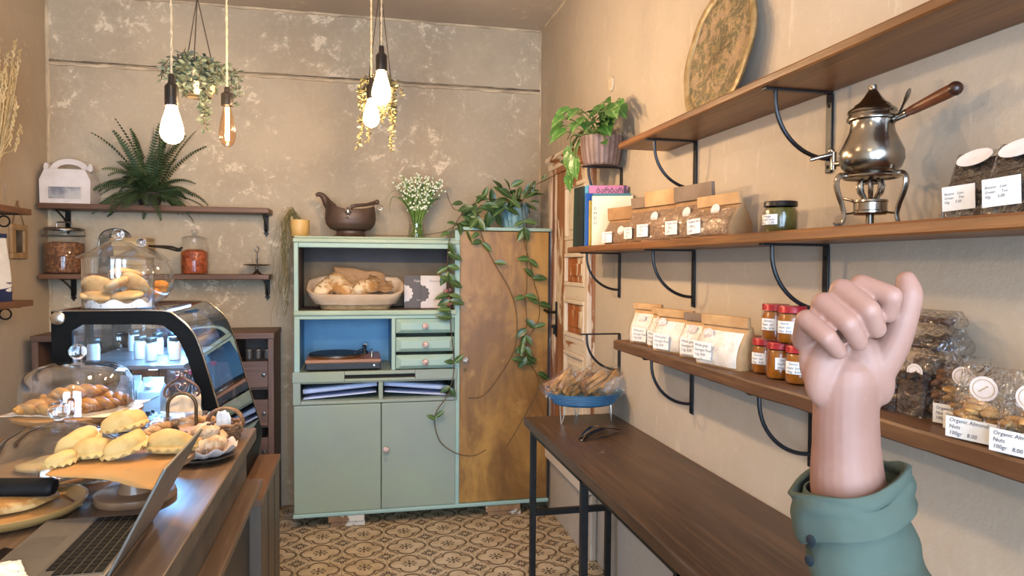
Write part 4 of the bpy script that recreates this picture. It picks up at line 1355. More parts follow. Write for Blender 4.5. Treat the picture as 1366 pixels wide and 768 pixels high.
# glass vase with lily of the valley
STEM = P('flower_stem', '#5d7a35', .5, col2='#7d9a4a', scale=20)
LEAFB = P('blade_leaf', '#3f5a2e', .5, col2='#56733c', scale=14)
WHITEF = P('white_bell', '#e8e9da', .6, col2='#d5dbc0', scale=60)
vs_ = T('flower_vase', 'clear glass vase with a bunch of white lily of the valley', 'vase', (.342, 4.13, zt), 0)
M().lathe([(0, 0), (.052, 0), (.054, .004), (.047, .04), (.043, .075), (.047, .105), (.056, .125)], 36).obj('glass', GLASS2, vs_, 60)
M().lathe([(0, .006), (.05, .006), (.045, .04), (.041, .075), (.042, .085), (0, .085)], 28).obj('water', thin('vase_water', (.93, .97, .9, 1), .8, 0, .02), vs_, 60)
st, lf, bl = M(), M(), M()
rk = random.Random(8)
for k in range(64):
    a, rr = rk.uniform(0, 6.28), rk.uniform(0, 1) ** .5
    top = Vector((rr * .165 * cos(a) + .02, rr * .08 * sin(a), .285 + .085 * (1 - rr * rr * .7) + rk.uniform(-.02, .02)))
    base = Vector((rk.uniform(-.035, .035), rk.uniform(-.035, .035), .008))
    neck = Vector((top.x * .22, top.y * .2, .12))
    pts = crom([base, neck, (neck + top) * .5 + Vector((-top.x * .06, 0, .02)), top], 4)
    st.tube(pts, .0016, 5)
    for q in range(7):
        i = len(pts) - 1 - q * .9
        i0 = int(i)
        p = pts[i0] + Vector((rk.uniform(-.013, .013), rk.uniform(-.013, .013), rk.uniform(-.014, .004)))
        bl.ell(p, (.0062, .0062, .0066), 6, 4)
for k in range(38):
    a, rr = rk.uniform(0, 6.28), rk.uniform(.3, 1)
    top = Vector((rr * .14 * cos(a) + .015, rr * .07 * sin(a), .22 + rk.uniform(0, .11)))
    base = Vector((rk.uniform(-.03, .03), rk.uniform(-.03, .03), .01))
    pts = crom([base, Vector((top.x * .22, top.y * .2, .12)), top * .7 + Vector((0, 0, .06)), top], 4)
    lf.tube(pts, [.0015, .003, .0045, .006, .0065, .007, .0075, .008, .008, .0075, .006, .003, .0008], 6, flat=.2)
lf.tube(crom([(-.01, 0, .01), (-.015, -.02, .12), (-.07, -.03, .2), (-.125, -.03, .24), (-.15, -.03, .22), (-.157, -.03, .15)], 5), [.002] * 8 + [.003] * 14 + [.002, .0015, .001, .0006], 5, flat=.35)
lf.tube(crom([(-.02, 0, .2), (-.1, -.02, .27), (-.15, -.03, .265), (-.18, -.03, .225)], 5), .0012, 4)
st.obj('stems', STEM, vs_)['kind'] = 'stuff'
lf.obj('leaves', LEAFB, vs_)['kind'] = 'stuff'
bl.obj('blossoms', WHITEF, vs_)['kind'] = 'stuff'

# ------------------------------------------------------------------ back-left: two wall shelves and what stands on them
SHB = wood('back_shelf_wood', '#6d4a32', '#543824', 'x', 9, .5, '#855f42')
SHY = wood('side_shelf_wood', '#6d4a32', '#543824', 'y', 9, .5, '#855f42')
M().box(-1.652, -.487, 4.158, 4.358, 1.734, 1.763).obj('wall_shelf', SHB, None, None, bevel=.003, label='upper wooden shelf on the back wall, carrying the fern', category='shelf')
M().box(-1.652, -.487, 4.158, 4.358, 1.358, 1.386).obj('wall_shelf', SHB, None, None, bevel=.003, label='lower wooden shelf on the back wall, carrying two lidded glass jars', category='shelf')
M().box(-1.674, -1.492, 2.2, 3.7, 1.668, 1.696).obj('wall_shelf', SHY, None, None, bevel=.003, label='upper shelf on the left wall, ending under the dried grass', category='shelf')
M().box(-1.674, -1.49, 2.2, 3.7, 1.243, 1.271).obj('wall_shelf', SHY, None, None, bevel=.003, label='lower shelf on the left wall, carrying the white and blue bag', category='shelf')


def iron_bracket(x, zt, lb, s=1.0):
    t = T('shelf_bracket', lb, 'bracket', (x, 4.356, zt), 0, 'forged brackets of the back shelves')
    b = M().box(-.014, .014, -.006, 0, -.09, 0)
    b.prism([(-.014, -.09), (-.008, -.1), (-.016, -.108), (-.006, -.118), (0, -.13), (.006, -.118), (.016, -.108), (.008, -.1), (.014, -.09)], 'y', -.006, 0)
    b.obj('wall_plate', IRON, t, None)
    M().box(-.012, .012, -.17, -.006, -.005, 0).obj('top_bar', IRON, t, None)
    M().tube(crom([(0, -.16, -.006), (0, -.12, -.02), (0, -.05, -.05), (0, -.012, -.088), (0, -.02, -.1), (0, -.032, -.092)], 5), .005, 8).obj('scroll', IRON, t)
    return t


iron_bracket(-1.575, 1.734, 'forged black bracket under the upper back shelf, below the white cake box')
iron_bracket(-.523, 1.734, 'forged black bracket under the upper back shelf, at its right end')
iron_bracket(-1.552, 1.358, 'forged black bracket under the lower back shelf, below the jar of muesli')
iron_bracket(-.518, 1.358, 'forged black bracket under the lower back shelf, below the small metal stand')
for z, lb in ((1.668, 'black iron scroll bracket under the upper left-wall shelf'), (1.243, 'black iron scroll bracket under the lower left-wall shelf')):
    t = T('shelf_bracket', lb, 'bracket', (-1.674, 3.62, z), 0)
    M().box(0, .006, -.012, .012, -.12, 0).obj('wall_plate', IRON, t, None)
    M().box(0, .16, -.01, .01, -.005, 0).obj('top_bar', IRON, t, None)
    M().tube([(.1 + .024 * cos(2 * pi * k / 20), 0, -.034 + .024 * sin(2 * pi * k / 20)) for k in range(20)], .004, 6, True).obj('ring', IRON, t)

# cake box
CBOX = P('white_card', '#d6cdc8', .6, col2='#cac0ba', scale=12)
t = T('cake_box', 'white gable cake box with a carrying handle and a window', 'box', (-1.527, 4.25, 1.763), 0)
m = M()
m.prism([(-.122, 0), (.122, 0), (.124, .125), (.098, .185), (-.098, .185), (-.124, .125)], 'y', -.07, .07)
m.obj('box_body', CBOX, t, None, bevel=.002)
hp = M()
o_ = arc(0, .182, .098, pi, 0, 16, .066)
i_ = arc(0, .186, .062, pi, 0, 16, .032)
vv = [(x, -.003, z) for x, z in o_] + [(x, -.003, z) for x, z in i_] + [(x, .003, z) for x, z in o_] + [(x, .003, z) for x, z in i_]
k = 17
ff = []
for i in range(16):
    ff += [(i, i + 1, k + i + 1, k + i), (2 * k + i, 3 * k + i, 3 * k + i + 1, 2 * k + i + 1), (i, 2 * k + i, 2 * k + i + 1, i + 1), (k + i, k + i + 1, 3 * k + i + 1, 3 * k + i)]
hp.add(vv, ff)
hp.box(-.062, .062, -.003, .003, .18, .192)
for s in (-1, 1):
    hp.prism(arc(s * .108, .2, .012, 0, 2 * pi * 11 / 12, 11, .022), 'y', -.02, .02)
hp.obj('handle', CBOX, t, None)
M().box(-.08, .078, -.0716, -.0704, .025, .09).obj('window_film', P('box_window', '#6f7484', .12, 0, col2='#b8b6b2', scale=9, spec=.9), t, None)
wf = M()
for (a, b, c, d) in ((-.084, .082, .021, .026), (-.084, .082, .089, .094), (-.084, -.079, .026, .089), (.077, .082, .026, .089)):
    wf.box(a, b, -.0728, -.0704, c, d)
wf.obj('window_edge', CBOX, t, None)

# fern
FERN = P('fern_green', '#3d5230', .55, col2='#2a3c22', scale=14)
t = T('potted_fern', 'bushy dark green fern in a dark pot on the upper back shelf', 'plant', (-1.125, 4.24, 1.763))
M().lathe([(0, 0), (.05, 0), (.062, .06), (.066, .075), (.06, .078), (.056, .06), (0, .058)], 24).obj('pot', P('dark_pot', '#24201f', .6), t, 50)
rk = random.Random(17)


def frond(m, base, az, el, ln, droop, wd, rk):
    p = Vector(base)
    d = Vector((cos(az) * cos(el), sin(az) * cos(el), sin(el)))
    n = 26
    st = ln / n
    pts = [p.copy()]
    for i in range(n):
        d = (d + Vector((0, 0, -droop / n * (0.4 + i / n)))).normalized()
        p = p + d * st
        p.y = min(p.y, .105)
        pts.append(p.copy())
    m.tube(pts, [.0016 * (1 - .7 * i / n) for i in range(n + 1)], 4)
    for i in range(2, n):
        tng = (pts[i + 1] - pts[i - 1]).normalized()
        side = tng.cross(Vector((0, 0, 1)))
        side = side.normalized() if side.length > .05 else Vector((-sin(az), cos(az), 0))
        if i == 2: roll = rk.uniform(-1.1, 1.1)
        side = Matrix.Rotation(roll, 3, tng) @ side
        q = i / n
        w_ = wd * min(1, q * 4) * (1 - q) ** .6 * rk.uniform(.85, 1.1) + .003
        for s in (-1, 1):
            a = pts[i]
            tip = a + side * (s * w_) + tng * (w_ * .35) + Vector((0, 0, -.1 * w_))
            b = tng * (st * .42)
            m.add([a - b, a + b, tip + b * .5, tip - b * .3], [(0, 1, 2, 3)])


def fern_part(n_, seed):
    rk = random.Random(seed)
    m = M()
    for i in range(n_):
        az = 2 * pi * i / n_ * 2.618 + rk.uniform(-.3, .3)
        el = rk.uniform(-.15, 1.4)
        ln = rk.uniform(.24, .33) + (.12 if el > 1.0 else 0)
        frond(m, (rk.uniform(-.03, .03), rk.uniform(-.03, .03), .07), az, el, ln, rk.uniform(.8, 2.0) if el < 1.0 else rk.uniform(.3, 1.2), rk.uniform(.026, .036), rk)
    return m
o = fern_part(84, 4).obj('fronds', FERN, t, None)
o['kind'] = 'stuff'

# glass jars on the lower back shelf
MUES = P('muesli', '#8a5c38', .85, col2='#5c3a24', scale=70, bump=.9, bscale=70, lo=.4, hi=.6)
DRIED = P('dried_orange_fruit', '#b0572a', .6, col2='#7d3418', scale=38, bump=.9, bscale=34)
TINL = P('tin_lid', '#8a857c', .3, .9, col2='#6d685f', scale=20)
t = T('storage_jar', 'big glass jar of muesli with a metal lid and bail handle', 'jar', (-1.557, 4.245, 1.386))
M().lathe([(0, .005), (.088, .005), (.093, .012), (.094, .165), (.06, .172), (0, .17)], 32).obj('muesli', MUES, t, 60)
M().lathe([(0, 0), (.092, 0), (.098, .008), (.1, .02), (.1, .19), (.09, .206), (.088, .215), (.093, .222), (.093, .243)], 36).obj('glass', GLASS, t, 60)
M().lathe([(0, .25), (.08, .25), (.095, .246), (.097, .243), (.097, .236), (.094, .236)], 36).obj('lid', TINL, t, 45)
M().tube(crom([(-.035, 0, .25), (-.036, 0, .272), (-.026, 0, .28), (.026, 0, .28), (.036, 0, .272), (.035, 0, .25)], 4), .004, 8).obj('lid_handle', TINL, t)
M().tube([(.102 * cos(2 * pi * k / 40), .102 * sin(2 * pi * k / 40), .207) for k in range(40)], .0022, 6, True).tube([(.1, 0, .207), (.106, -.01, .22), (.1, -.012, .243)], .0022, 6).obj('bail_wire', TINL, t)
t = T('storage_jar', 'glass jar of orange dried fruit with a glass knob lid', 'jar', (-.898, 4.25, 1.386))
M().lathe([(0, .005), (.064, .005), (.068, .012), (.069, .125), (.04, .14), (0, .135)], 28).obj('dried_fruit', DRIED, t, 60)
M().lathe([(0, 0), (.068, 0), (.072, .006), (.073, .016), (.073, .165), (.064, .18), (.063, .19), (.067, .196)], 32).obj('glass', GLASS, t, 60)
M().lathe([(.07, .196), (.07, .203), (.055, .212), (.03, .218), (.012, .222), (.010, .226), (.017, .232), (.019, .24), (.014, .248), (0, .25)], 28).obj('lid', GLASS2, t, 60)

# tin plaque, boxes, little stand
TIN = P('dim_tin_print', '#8b7c6c', .5, .3, col2='#5f5a4c', scale=22, lo=.45, hi=.55)
t = T('tin_plaque', 'arched tin wall plaque with a cut handle, leaning at the back of the lower shelf', 'plaque', (-1.335, 4.345, 1.386), 0, rot=(radians(-3), 0, 0))
pl = [(-.085, 0), (.085, 0), (.085, .18)] + [(.085 * cos(a), .18 + .075 * sin(a) ** .8) for a in [pi * k / 14 for k in range(1, 14)]] + [(-.085, .18)]
M().prism(pl, 'y', -.005, 0).obj('plate', TIN, t, None)
M().tube([(x, -.006, z) for x, z in pl], .003, 6, True).obj('rim', TINL, t)
M().tube(crom([(-.03, -.006, .205), (-.022, -.006, .225), (.022, -.006, .225), (.03, -.006, .205), (-.03, -.006, .205)], 4), .003, 6).obj('handle', TINL, t)
CRM = P('cream_card', '#d0b98e', .6, col2='#c0a878', scale=14)
BXS = [('lowest', -1.212, .0), ('second from the bottom', -1.218, .05), ('third from the bottom', -1.208, .1), ('topmost', -1.215, .15)]
for nm, x, z in BXS:
    t = T('flat_box', 'cream flat box behind the cookie jar, %s of its stack' % nm, 'box', (x, 4.25, 1.386 + z), random.Random(nm).uniform(-.08, .08), 'cream boxes on the lower back shelf')
    M().box(-.088, .088, -.07, .07, 0, .034).obj('box_body', CRM, t, None, bevel=.004)
    M().box(-.09, .09, -.072, .072, .03, .0495).obj('box_lid', P('tan_card', '#a98f66', .6) if 'tan_card' not in bpy.data.materials else bpy.data.materials['tan_card'], t, None, bevel=.003)
t = T('etagere', 'little silver serving dish with a ring handle, right end of lower back shelf', 'serving dish', (-.563, 4.25, 1.386))
M().lathe([(0, 0), (.028, 0), (.026, .006), (.008, .022), (.006, .045), (.008, .05), (0, .05)], 20).obj('foot', SILVD, t, 60)
M().lathe([(0, .05), (.05, .05), (.074, .055), (.077, .058), (.074, .059), (.05, .054), (0, .054)], 32).obj('dish', SILVD, t, 60)
M().lathe([(0, .054), (.006, .054), (.0045, .08), (.007, .085), (.004, .1), (.005, .128), (0, .13)], 14).tube([(.012 * cos(2 * pi * k / 18), 0, .144 + .015 * sin(2 * pi * k / 18)) for k in range(18)], .003, 6, True).obj('handle', SILVD, t)

# left wall: dried grass, bag, hanging frame
STRAW = P('dry_straw', '#c9b184', .8, col2='#ad9466', scale=20)
t = T('dried_grass', 'tall dried straw-coloured grass in a bottle on the upper left-wall shelf', 'dried flowers', (-1.575, 3.54, 1.696))
M().lathe([(0, 0), (.04, 0), (.043, .006), (.043, .1), (.02, .14), (.018, .18)], 24).obj('bottle', GLASS, t, 60)
m, sd = M(), M()
rk = random.Random(12)
for k in range(70):
    a, rr = rk.uniform(0, 6.28), rk.uniform(0, .1)
    top = Vector((max(-.085, rr * cos(a)), rr * sin(a) * 1.0 + .04, rk.uniform(.34, .74)))
    pts = crom([(rk.uniform(-.01, .01), rk.uniform(-.01, .01), .02), (top.x * .25, top.y * .25, .22), top * .7, top], 4)
    m.tube(pts, .0016, 4)
    if k < 55:
        d = (pts[-1] - pts[-3]).normalized()
        for q in range(14):
            c = pts[-1] - d * (q * .009) + Vector((rk.uniform(-.007, .007), rk.uniform(-.007, .007), 0))
            sd.ell(c, (.0035, .0035, .011), 5, 4, Matrix.Rotation(rk.uniform(-.5, .5), 4, 'X') @ Matrix.Rotation(rk.uniform(-.5, .5), 4, 'Y'))
m.obj('stalks', STRAW, t)['kind'] = 'stuff'
sd.obj('seed_heads', STRAW, t)['kind'] = 'stuff'
t = T('coffee_bag', 'white and blue standing bag on the lower left-wall shelf, cut by the frame edge', 'bag', (-1.575, 3.55, 1.271), radians(75))
WB, NB = P('white_bag', '#d9d4cc', .5, col2='#ccc6bd', scale=14), P('navy_bag_print', '#1f2a4d', .5)
bagmesh(.11, .07, .29, .1, 4.4, pinch=.1).obj('bag_body', WB, t, 60)
b = bagmesh(.1115, .0715, .085, .05, 4.4, pinch=.97); b.obj('blue_band', NB, t, 60)
M().box(-.055, .055, -.008, .008, .285, .305).obj('top_fold', NB, t, None, bevel=.002)
PALEW = P('pale_frame_wood', '#a98c66', .6, col2='#957752', scale=20, stretch=(1, 1, .2))
t = T('hanging_picture', 'small pale wooden frame hanging by a cord on the left wall near the corner', 'picture frame', (-1.6735, 3.98, 1.465))
fm = M()
for (ya, yb_, za, zb_) in ((-.085, .085, 0, .03), (-.085, .085, .142, .172), (-.085, -.045, .03, .142), (.045, .085, .03, .142)):
    fm.box(0, .016, ya, yb_, za, zb_)
fm.obj('frame', PALEW, t, None, bevel=.003)
M().box(0, .006, -.046, .046, .028, .144).obj('picture', P('dark_picture', '#57504a', .25, col2='#2a2624', scale=18), t, None)
M().tube([(.008, -.06, .172), (.004, 0, .285), (.008, .06, .172)], .003, 6).ell((.005, 0, .286), .006, 8, 6).obj('hanging_cord', P('brown_cord', '#7d5f42', .9), t)

# ------------------------------------------------------------------ drawer cabinet behind the display case
CABW = wood('cabinet_brown_wood', '#654939', '#4d372b', 'z', 8, .5, '#765844')
CABX = wood('cabinet_drawer_wood', '#654939', '#4d372b', 'x', 8, .5, '#765844')
t = T('drawer_cabinet', 'brown wooden cabinet of open bays and drawers against the back wall behind the display case', 'cabinet', (0, 0, 0))
ca = M()
xa, xb, yf = -1.62, -.444, 3.99
cols = 6
cw = (xb - xa - .03) / cols
ca.box(xa, xa + .03, yf, 4.35, 0, 1.04).box(xb - .03, xb, yf, 4.35, 0, 1.04).box(xa, xb, 4.335, 4.35, 0, 1.04)
for i in range(1, cols):
    x = xa + .015 + i * cw
    ca.box(x - .009, x + .009, yf, 4.335, 0, 1.04)
for z in (.05, .345, .56, .77):
    ca.box(xa + .03, xb - .03, yf + .02, 4.335, z - .012, z)
ca.obj('carcass', CABW, t, None, bevel=.002)
M().box(xa - .004, xb + .004, yf - .008, 4.35, 1.04, 1.072).obj('top', CABX, t, None, bevel=.003)
for i in range(cols):
    x0 = xa + .03 + i * cw if i == 0 else xa + .015 + i * cw + .011
    x1 = xa + .015 + (i + 1) * cw - .011 if i < cols - 1 else xb - .032
    for (z0, z1) in ((.772, .915), (.562, .705), (.347, .495), (.06, .3)):
        d = M().box(x0, x1, yf + .004, yf + .022, z0, z1).box(x0, x0 + .01, yf + .022, yf + .26, z0, z1).box(x1 - .01, x1, yf + .022, yf + .26, z0, z1).box(x0, x1, yf + .022, yf + .26, z0, z0 + .01)
        do = d.obj('drawer', CABX, t, None, bevel=.002)
        M().lathe([(0, 0), (.007, 0), (.011, .012), (.009, .018), (0, .02)], 12, m=TR(x1 - .02, yf + .004, (z0 + z1) / 2, pi / 2)).obj('knob', TINL, do)
GREYL = P('grey_lid', '#55524e', .4, .5)
for k in range(3):
    tt = T('tin_can', ['round grey tin in the top bay of the brown cabinet, by its left side', 'round grey tin in the middle of the right top bay of the cabinet', 'round grey tin by the right panel of the brown cabinet'][k], 'tin', (-.58 + .047 * k, yf + .07, .925), 0, 'tins in the cabinet bay')
    M().lathe([(0, 0), (.02, 0), (.02, .04), (.022, .041), (.022, .05), (.018, .054), (0, .055)], 18).obj('tin_body', GREYL, tt, 45)

# ------------------------------------------------------------------ display case on its low cabinet
CNT = wood('counter_wood', '#6b5441', '#4d3a2b', 'y', 5, .4, '#8a725a')
CNTF = wood('counter_front_taupe', '#5f5244', '#4b4035', 'z', 8, .5, '#6d5f50')
t = T('low_cabinet', 'low wooden cabinet under the curved glass display case, past the counter end', 'cabinet', (0, 0, 0))
M().box(-1.2, -.318, 2.47, 3.045, 0, .628).obj('body', CNTF, t, None, bevel=.002)
M().box(-1.21, -.314, 2.462, 3.055, .628, .65).obj('top', wood('low_top_wood', '#6b4f3a', '#523927', 'y', 8, .4), t, None, bevel=.002)
for y in (2.66, 2.86):
    M().box(-.3181, -.3165, y - .0012, y + .0012, 0, .628).obj('board_joint', DARK, t, None)

BLKM = P('black_case_metal', '#070707', .5, 0, col2='#0b0b0c', scale=20, spec=.08)
STEELB = P('brushed_steel', '#8b8c8e', .3, .9, col2='#77787b', scale=6, stretch=(.2, 1, 1))
CASEG = thin('case_glass', (.93, .96, 1, 1), 1.5, .01, .06)
tc_ = T('display_case', 'black framed bakery display case with a curved glass front', 'display case', (0, 0, 0))
OUT = [(-.943, .80), (-.943, 1.295), (-.80, 1.295), (-.622, 1.294), (-.573, 1.272), (-.523, 1.217), (-.493, 1.135), (-.448, .966), (-.40, .80)]
INN = [(-.884, .86), (-.884, 1.232), (-.854, 1.251), (-.645, 1.248), (-.605, 1.235), (-.572, 1.2), (-.544, 1.135), (-.497, .966), (-.466, .86)]
def densify(pl, sm):
    out = []
    c = crom([(p[0], 0, p[1]) for p in pl[2:7]], 4)
    return pl[:2] + [(p.x, p.z) for p in c] + pl[7:]
OUTD, INND = densify(OUT, 1), densify(INN, 1)


def end_frame(y0, y1):
    m = M()
    n = len(OUTD)
    v = [(x, y0, z) for x, z in OUTD] + [(x, y0, z) for x, z in INND] + [(x, y1, z) for x, z in OUTD] + [(x, y1, z) for x, z in INND]
    f = []
    for i in range(n):
        j = (i + 1) % n
        f += [(i, j, n + j, n + i), (2 * n + i, 3 * n + i, 3 * n + j, 2 * n + j), (i, 2 * n + i, 2 * n + j, j), (n + i, n + j, 3 * n + j, 3 * n + i)]
    return m.add(v, f)


for (y0, y1) in ((2.46, 2.475), (3.04, 3.055)):
    fo = end_frame(y0, y1).obj('end_frame', BLKM, tc_, None)
    M().prism(INND, 'y', y0 + .006, y0 + .009).obj('pane', CASEG, fo, None)
    ch = M().tube([(x, y0 if y0 < 2.6 else y1, z) for x, z in OUTD[1:]], .0028, 6)
    ch.obj('chrome_edge', ALU, fo)
M().lathe([(0, 0), (.022, 0), (.022, .006), (.019, .009), (0, .01)], 24, m=TR(-.922, 2.46, 1.272, pi / 2)).obj('hinge_cap', ALU, tc_, 45)
cg = M()
pts = OUTD[3:]
vs, fs = [], []
for (x, z) in pts:
    vs += [(x, 2.475, z), (x, 3.04, z)]
for i in range(len(pts) - 1):
    fs.append((2 * i, 2 * i + 1, 2 * i + 3, 2 * i + 2))
cg.add(vs, fs).obj('curved_glass', CASEG, tc_, 60)
M().box(-.94, -.62, 2.475, 3.04, 1.291, 1.295).obj('top_glass', thin('case_top_glass', (.9, .93, 1, 1), 2.0, .02, .12), tc_, None)
M().box(-.943, -.93, 2.475, 3.04, .80, .84).box(-.943, -.93, 2.475, 3.04, 1.25, 1.29).box(-.943, -.93, 2.475, 2.5, .84, 1.25).box(-.943, -.93, 3.015, 3.04, .84, 1.25).box(-.943, -.925, 2.74, 2.77, .84, 1.25).obj('rear_frame', BLKM, tc_, None)
M().box(-.938, -.935, 2.5, 3.015, .84, 1.25).obj('sliding_pane', CASEG, tc_, None)
M().prism([(-.943, .65), (-.943, .80), (-.40, .80), (-.385, .75), (-.40, .65)], 'y', 2.46, 3.055).obj('base', BLKM, tc_, None, bevel=.003)
M().box(-.92, -.42, 2.48, 3.035, .80, .815).obj('deck', STEELB, tc_, None)
M().box(-.92, -.56, 2.49, 3.02, 1.098, 1.112).obj('mid_shelf', STEELB, tc_, None, bevel=.002)
lt = M().tube([(-.66, 2.5, 1.28), (-.66, 3.02, 1.28)], .008, 10).obj('added_tube', emit('added_tube_glow', (.45, .72, 1, 1), 5.0), tc_)  # glowing tube added to give the case its blue, no lamp known there
la = area_light('case_fill_light', (-.66, 2.76, 1.268), (0, 0, 0), .02, .5, 6.5, (.20, .54, 1.0))  # fill light added with the tube to brighten the case
la.parent = tc_
lb_ = area_light('shelf_fill_light', (-.66, 2.76, 1.094), (0, 0, 0), .02, .5, 1.3, (.26, .60, 1.0))  # fill light added under the shelf to brighten the cartons
lb_.parent = tc_
M().box(-.672, -.648, 2.5, 3.02, 1.0945, 1.098).obj('added_strip', emit('added_strip_glow', (.45, .72, 1, 1), 5.0), tc_)  # glowing strip added along with the shelf fill, no lamp known there

YOG = P('white_yoghurt', '#d9dde0', .4)
rk = random.Random(2)
for k, (x, y) in enumerate(((-.87, 2.6), (-.83, 2.9), (-.742, 2.66), (-.716, 2.78), (-.69, 2.6), (-.668, 2.8), (-.62, 2.62), (-.60, 2.75))):
    nm = ['by the left frame', 'at the back left', 'third from the left', 'just behind the middle', 'in the middle front', 'second row right', 'next to the curved glass', 'behind the one at the curved glass'][k]
    tt = T('yoghurt_jar', 'black-lidded white yoghurt jar on the case shelf, %s' % nm, 'jar', (x, y, 1.112), 0, 'yoghurt jars in the display case')
    M().lathe([(0, .002), (.019, .002), (.02, .05), (.017, .062), (0, .063)], 18).obj('yoghurt', YOG, tt, 60)
    M().lathe([(0, 0), (.02, 0), (.021, .004), (.021, .055), (.0175, .066), (.0175, .07)], 20).obj('glass', GLASS, tt, 60)
    M().lathe([(.0185, .066), (.019, .067), (.019, .079), (.017, .081), (0, .081)], 20).obj('lid', BLKLID, tt, 45)
CART = P('white_carton', '#dfe4e8', .45, col2='#d2d8de', scale=10)
PRN = P('carton_print', '#3a3f48', .6)
for k, (x, y) in enumerate(((-.79, 2.72), (-.70, 2.66))):
    tt = T('milk_carton', 'white milk carton inside the display case, ' + ('left of the pair' if k == 0 else 'right of the pair'), 'carton', (x, y, .815), radians(-8), 'milk cartons in the case')
    m = M().box(-.037, .037, -.037, .037, 0, .185)
    m.prism([(-.037, .185), (.037, .185), (.0, .215)], 'x', -.037, .037)
    m.box(-.036, .036, -.002, .002, .213, .232)
    m.obj('carton', CART, tt, None, bevel=.0015)
    M().lathe([(0, .0), (.014, 0), (.014, .014), (0, .015)], 16, m=TR(.0, -.02, .2, radians(35))).obj('cap', CART, tt, 45)
    pm = M().box(-.012, .004, -.0376, -.037, .10, .118).box(.006, .018, -.0376, -.037, .104, .122)
    for q in range(4):
        pm.box(-.028, .028 - .004 * q, -.0376, -.037, .03 + .014 * q, .036 + .014 * q)
    pm.tube([(-.034, -.0375, .14), (.034, -.0375, .172)], .0012, 4)
    pm.obj('print', PRN, tt, None)
BOT = thin('bottle_glass', (.8, .9, .95, 1), 1.3, .02, .06)
REDC = P('red_bottle_cap', '#9c2430', .4)
for k, (x, y) in enumerate(((-.60, 2.6), (-.585, 2.72), (-.57, 2.84), (-.555, 2.94), (-.61, 2.92))):
    tt = T('lemonade_bottle', 'small clear bottle with a red cap behind the curved glass, number %s from the near end' % ['one', 'two', 'three', 'four', 'five'][k] if False else
           ['clear bottle with a red cap nearest the near end frame of the case', 'clear red-capped bottle behind the nearest one in the case', 'clear red-capped bottle at the middle of the curved glass', 'clear red-capped bottle next to the far end frame', 'clear red-capped bottle at the far end, behind the front row'][k], 'bottle', (x, y, .815), 0, 'bottles in the display case')
    M().lathe([(0, 0), (.026, 0), (.028, .006), (.028, .13), (.024, .16), (.011, .2), (.010, .235)], 20).obj('glass', BOT, tt, 60)
    M().lathe([(.0115, .23), (.0125, .231), (.0125, .246), (0, .247)], 16).obj('cap', REDC, tt, 45)

# ------------------------------------------------------------------ counter
t = T('counter', 'shop counter with a dark wooden top and a narrow front ledge', 'counter', (0, 0, 0))
M().box(-1.12, -.331, .2, 2.45, .86, .9).obj('countertop', CNT, t, None, bevel=.0025)
M().box(-.3312, -.3296, .2, 2.45, .862, .898).obj('edge_band', CNTF, t, None)
M().box(-1.08, -.36, .24, 2.44, 0, .86).obj('body', CNTF, t, None)
M().box(-.36, -.309, .2, 2.44, .708, .73).obj('front_ledge', CNT, t, None, bevel=.002)
M().box(-.36, -.352, .24, 2.44, 0, .7).obj('recess_shade_panel', P('recess_shade_paint', '#22242b', .4, col2='#191b20', scale=6), t, None)  # shade of the open recess under the ledge put into a dark blue-black panel

# jars on top of the case
COOKM = P('pale_biscuit', '#c9a878', .8, col2='#b08d5c', scale=16, bump=.4, bscale=40)
MUFM = P('orange_muffin', '#c98a3a', .75, col2='#a86a24', scale=20, bump=.4)
DOIL = P('white_doily', '#d8d8d6', .8, col2='#8b8d92', scale=110, lo=.60, hi=.64)
ZC1 = 1.297
t = T('cookie_jar', 'straight glass cookie jar with a wide flared lid on top of the display case', 'jar', (-.785, 2.585, ZC1))
M().lathe([(0, 0), (.106, 0), (.108, .004), (.108, .164)], 48).obj('glass', GLASS2, t, 60)
M().lathe([(.108, .166), (.121, .166), (.122, .171), (.112, .176), (.085, .19), (.055, .208), (.035, .221), (.016, .226), (.012, .23)], 48).obj('lid', GLASS2, t, 70)
M().ell((0, 0, .247), (.019, .019, .018), 18, 12).obj('lid_knob', KNOBG, t)
def doil(u, v):
    a = 2 * pi * u
    return ((.101 - .002) * cos(a), .099 * sin(a), .003 + v * (.014 + .016 * sin(a * 4 + 1) ** 2))
M().surf(doil, 60, 4, True).lathe([(0, .003), (.099, .003)], 40).obj('doily', DOIL, t, 60)
rk = random.Random(6)
spots = [(-.05, -.045, .04, .2, .1, .3), (.04, -.05, .042, .15, -.1, -.2), (-.005, .03, .04, 0, .1, 1.0), (-.052, -.03, .075, -.95, .35, .5), (.01, -.045, .085, -.5, -.1, 1.4), (.055, -.01, .082, -.35, .75, .9), (-.02, .03, .085, .1, -.2, .2), (.02, .01, .115, -.25, .2, .7)]
wh = ['at the front left bottom', 'at the front right bottom', 'at the back of the bottom layer', 'standing upright at the left', 'leaning in the middle', 'leaning against the right side', 'hidden in the middle', 'on top of the heap']
for k, (x, y, z, rx, ry, rz) in enumerate(spots):
    tt = T('biscuit', 'large pale oval biscuit in the straight cookie jar, %s' % wh[k], 'biscuit', (-.785 + x, 2.585 + y, ZC1 + z), 0, 'biscuits in the cookie jar', rot=(rx, ry, rz))
    M().ell((0, 0, 0), (.053, .039, .016), 20, 10, None, .12, 25, k).obj('crust', COOKM, tt, 180)

